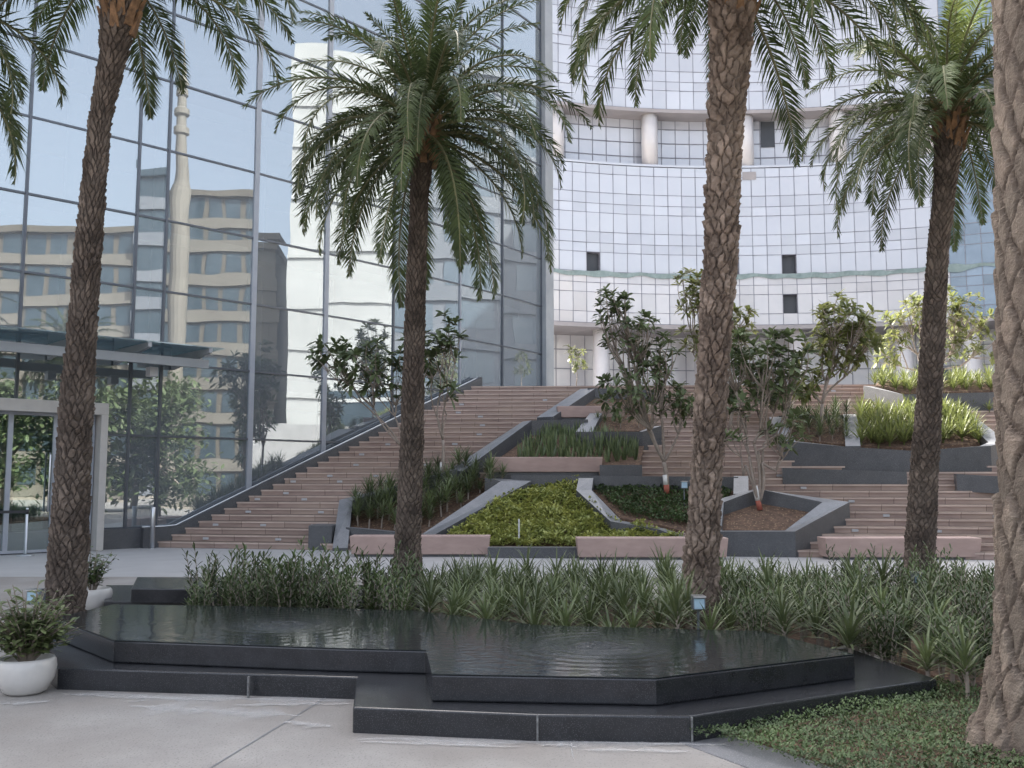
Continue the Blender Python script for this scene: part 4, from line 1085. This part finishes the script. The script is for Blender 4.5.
# ------------------------------------------------------------------ bowls and plants
def bowl(px, py, wpx, label, seed, hk=.62, hpx=0):
    p = atZ(px, py, 0); k = p.y/F; r = wpx/2*k; h = r*2*hk
    t = thing('planter_bowl', label, 'plant pot', p)
    m = MB(); m.lathe([(r*.55,0),(r*.72,h*.08),(r*.93,h*.4),(r,h*.72),(r*.97,h*.92),(r*.90,h),(r*.84,h*.985),(r*.82,h*.86)], 40, p); m.build('bowl', M['pot'], t, smooth=True)
    m = MB(); m.lathe([(r*.83,h*.80),(r*.2,h*.86)], 30, p); m.build('soil', M['soil'], t, smooth=True)
    return p, r, h
def bushmesh(seed, rad, hgt, n, Lf, base):
    r_ = random.Random(seed); m = MB()
    for k in range(n):
        a = r_.random()*6.28; rr = rad*math.sqrt(r_.random()); top = Vector((math.cos(a)*rr, math.sin(a)*rr, hgt*r_.uniform(.45,1)*(1-.35*(rr/rad)**2)))
        m.tube([(math.cos(a)*.02,math.sin(a)*.02,-.02), tuple(top*.5+Vector((0,0,.05))), tuple(top)], [.007,.005,.003], 5, 1)
        for i in range(13):
            q = .3+.7*i/13; b = i*2.4+k; dr = Vector((math.cos(b), math.sin(b), r_.uniform(-.1,.9))).normalized()
            leaf(m, top*q, dr, Lf*r_.uniform(.7,1.1), Lf*.3, .2, r_)
    return m
p, r, h = bowl(25,693,55,'white bowl planter in the lower left corner',1)
m = bushmesh(3, .36, .62, 110, .11, p); o = m.build('potted_shrub', [M['strap'], M['fbark']], loc=None); o.location = p+Vector((0,0,h*.84)); tag(o, 'bushy green shrub growing in the white bowl at the lower left', 'plant')
p, r, h = bowl(90,611,40,'white bowl planter half hidden behind the leaning palm trunk',2,hk=.55)
m = bushmesh(9, .30, .62, 22, .13, p); o = m.build('potted_shrub', [M['lance'], M['fbark']]); o.location = p+Vector((.02,0,h*.84)); tag(o, 'open leafy shrub in the bowl behind the leaning palm', 'plant')
p = atZ(66,625,.0); m = bushmesh(13, .20, .26, 22, .09, p); o = m.build('low_shrub', [M['lance'], M['fbark']]); o.location = (p.x-.12,p.y-.55,.0); tag(o, 'low scrubby plant at the foot of the leaning palm', 'shrub')

# ------------------------------------------------------------------ small street furniture
def spotlight(px, py, Y, label, sz=.11):
    p = atY(px, py, Y); t = thing('garden_spotlight', label, 'spotlight', (p.x, Y, .06), 'garden spotlights')
    m = MB(); m.box((p.x-sz/2,Y-.06,p.z-sz/2),(p.x+sz/2,Y+.06,p.z+sz/2)); m.build('housing', M['spot'], t, bevel=.008)
    m = MB(); m.box((p.x-sz*.4,Y-.065,p.z-sz*.4),(p.x+sz*.4,Y-.0605,p.z+sz*.4)); m.build('lens', M['spotglass'], t)
    m = MB(); m.box((p.x-sz*.5,Y-.09,p.z+sz/2+.001),(p.x+sz*.5,Y+.06,p.z+sz/2+.012)); m.build('hood', M['metal'], t)
    m = MB(); m.tube([(p.x,Y,.0),(p.x,Y,p.z-sz/2)], .012, 8); m.build('stake', M['spot'], t)
spotlight(698,603,8.6,'small box spotlight on a stake before the thick palm')
spotlight(917,578,11.0,'small box spotlight low against the right palm trunk')
spotlight(397,583,11.4,'small box spotlight by the slim palm trunk')
spotlight(36,597,9.3,'box spotlight above the potted shrub at far left', .13)
spotlight(684,485,22.6,'box spotlight beside the white-banded tree', .16)
# bollard
p = atZ(152,548.5,0)
b = thing('steel_bollard', 'slim steel bollard standing before the foot of the glass wall', 'bollard', p)
m = MB(); m.lathe([(.055,0),(.055,.95),(.045,.965)], 20, p); m.build('post', M['metal'], b, smooth=True)
m = MB(); m.lathe([(.09,0.001),(.09,.012)], 20, p); m.build('base_ring', M['metal'], b)
# stanchion with belt
p = atZ(25,556,0); hh = 1.0
b = thing('queue_stanchion', 'chrome belt stanchion by the entrance with a black belt running left', 'stanchion', p)
m = MB(); m.lathe([(.17,0),(.17,.015),(.12,.03),(.03,.045),(.028,hh),(.02,hh+.01)], 24, p); m.build('post', M['metal'], b, smooth=True)
m = MB(); m.lathe([(.035,hh-.12),(.035,hh-.02)], 16, p); m.build('head', M['belt'], b, smooth=True)
m = MB(); q = p+Vector((-2.0,-.3,0)); m.hexa([(p.x,p.y-.03,hh-.10),(p.x,p.y-.026,hh-.10),(q.x,q.y+.004,hh-.12),(q.x,q.y,hh-.12),(p.x,p.y-.03,hh-.04),(p.x,p.y-.026,hh-.04),(q.x,q.y+.004,hh-.06),(q.x,q.y,hh-.06)]); m.build('belt', M['belt'], b)
b2 = thing('queue_stanchion', 'second belt stanchion just outside the left edge', 'stanchion', q)
m = MB(); m.lathe([(.17,0),(.17,.015),(.12,.03),(.03,.045),(.028,hh),(.02,hh+.01)], 24, q); m.build('post', M['metal'], b2, smooth=True)
# marker stake
p = onS(519,546,.0); tp = atY(519,519,p.y)
m = MB(); m.tube([(p.x,p.y,0.1),(tp.x,p.y,tp.z-.02),(tp.x,p.y,tp.z)], [.02,.02,.012], 8); o = m.build('marker_stake', M['white'], loc=(p.x,p.y,.1)); tag(o, 'thin white stake standing in the yellow-green planter', 'stake')

# ------------------------------------------------------------------ light, sky, camera
EL, AZ = R(40), R(-42)    # azimuth from +Y, negative = towards -X
sd = Vector((math.sin(AZ)*math.cos(EL), math.cos(AZ)*math.cos(EL), math.sin(EL)))
L = bpy.data.lights.new('sun', 'SUN'); L.energy = 4.0; L.angle = R(.5); L.color = (1,.94,.84)
lo = bpy.data.objects.new('sun', L); C.objects.link(lo); lo.rotation_euler = sd.to_track_quat('Z','Y').to_euler()
w = bpy.data.worlds.new('World'); bpy.context.scene.world = w; w.use_nodes = True; nt = w.node_tree
sk = nt.nodes.new('ShaderNodeTexSky'); sk.sky_type = 'NISHITA'; sk.sun_disc = False; sk.sun_elevation = EL; sk.sun_rotation = AZ
sk.dust_density = 7.0; sk.air_density = 1.0; sk.ozone_density = 1.0
hs = nt.nodes.new('ShaderNodeHueSaturation'); hs.inputs['Saturation'].default_value = .48; nt.links.new(sk.outputs[0], hs.inputs['Color'])
bg = nt.nodes['Background']; bg.inputs[1].default_value = .15; nt.links.new(hs.outputs[0], bg.inputs[0])
cam = bpy.data.cameras.new('camera'); co = bpy.data.objects.new('camera', cam); C.objects.link(co)
co.location = (0,0,CH); co.rotation_euler = (math.pi/2+PITCH,0,0); cam.sensor_width = 36; cam.lens = F/1024*36; cam.clip_end = 2000; cam.clip_start = .05
sc = bpy.context.scene; sc.camera = co
sc.view_settings.view_transform = 'Standard'; sc.view_settings.look = 'None'; sc.view_settings.gamma = 1; sc.view_settings.exposure = 2.33
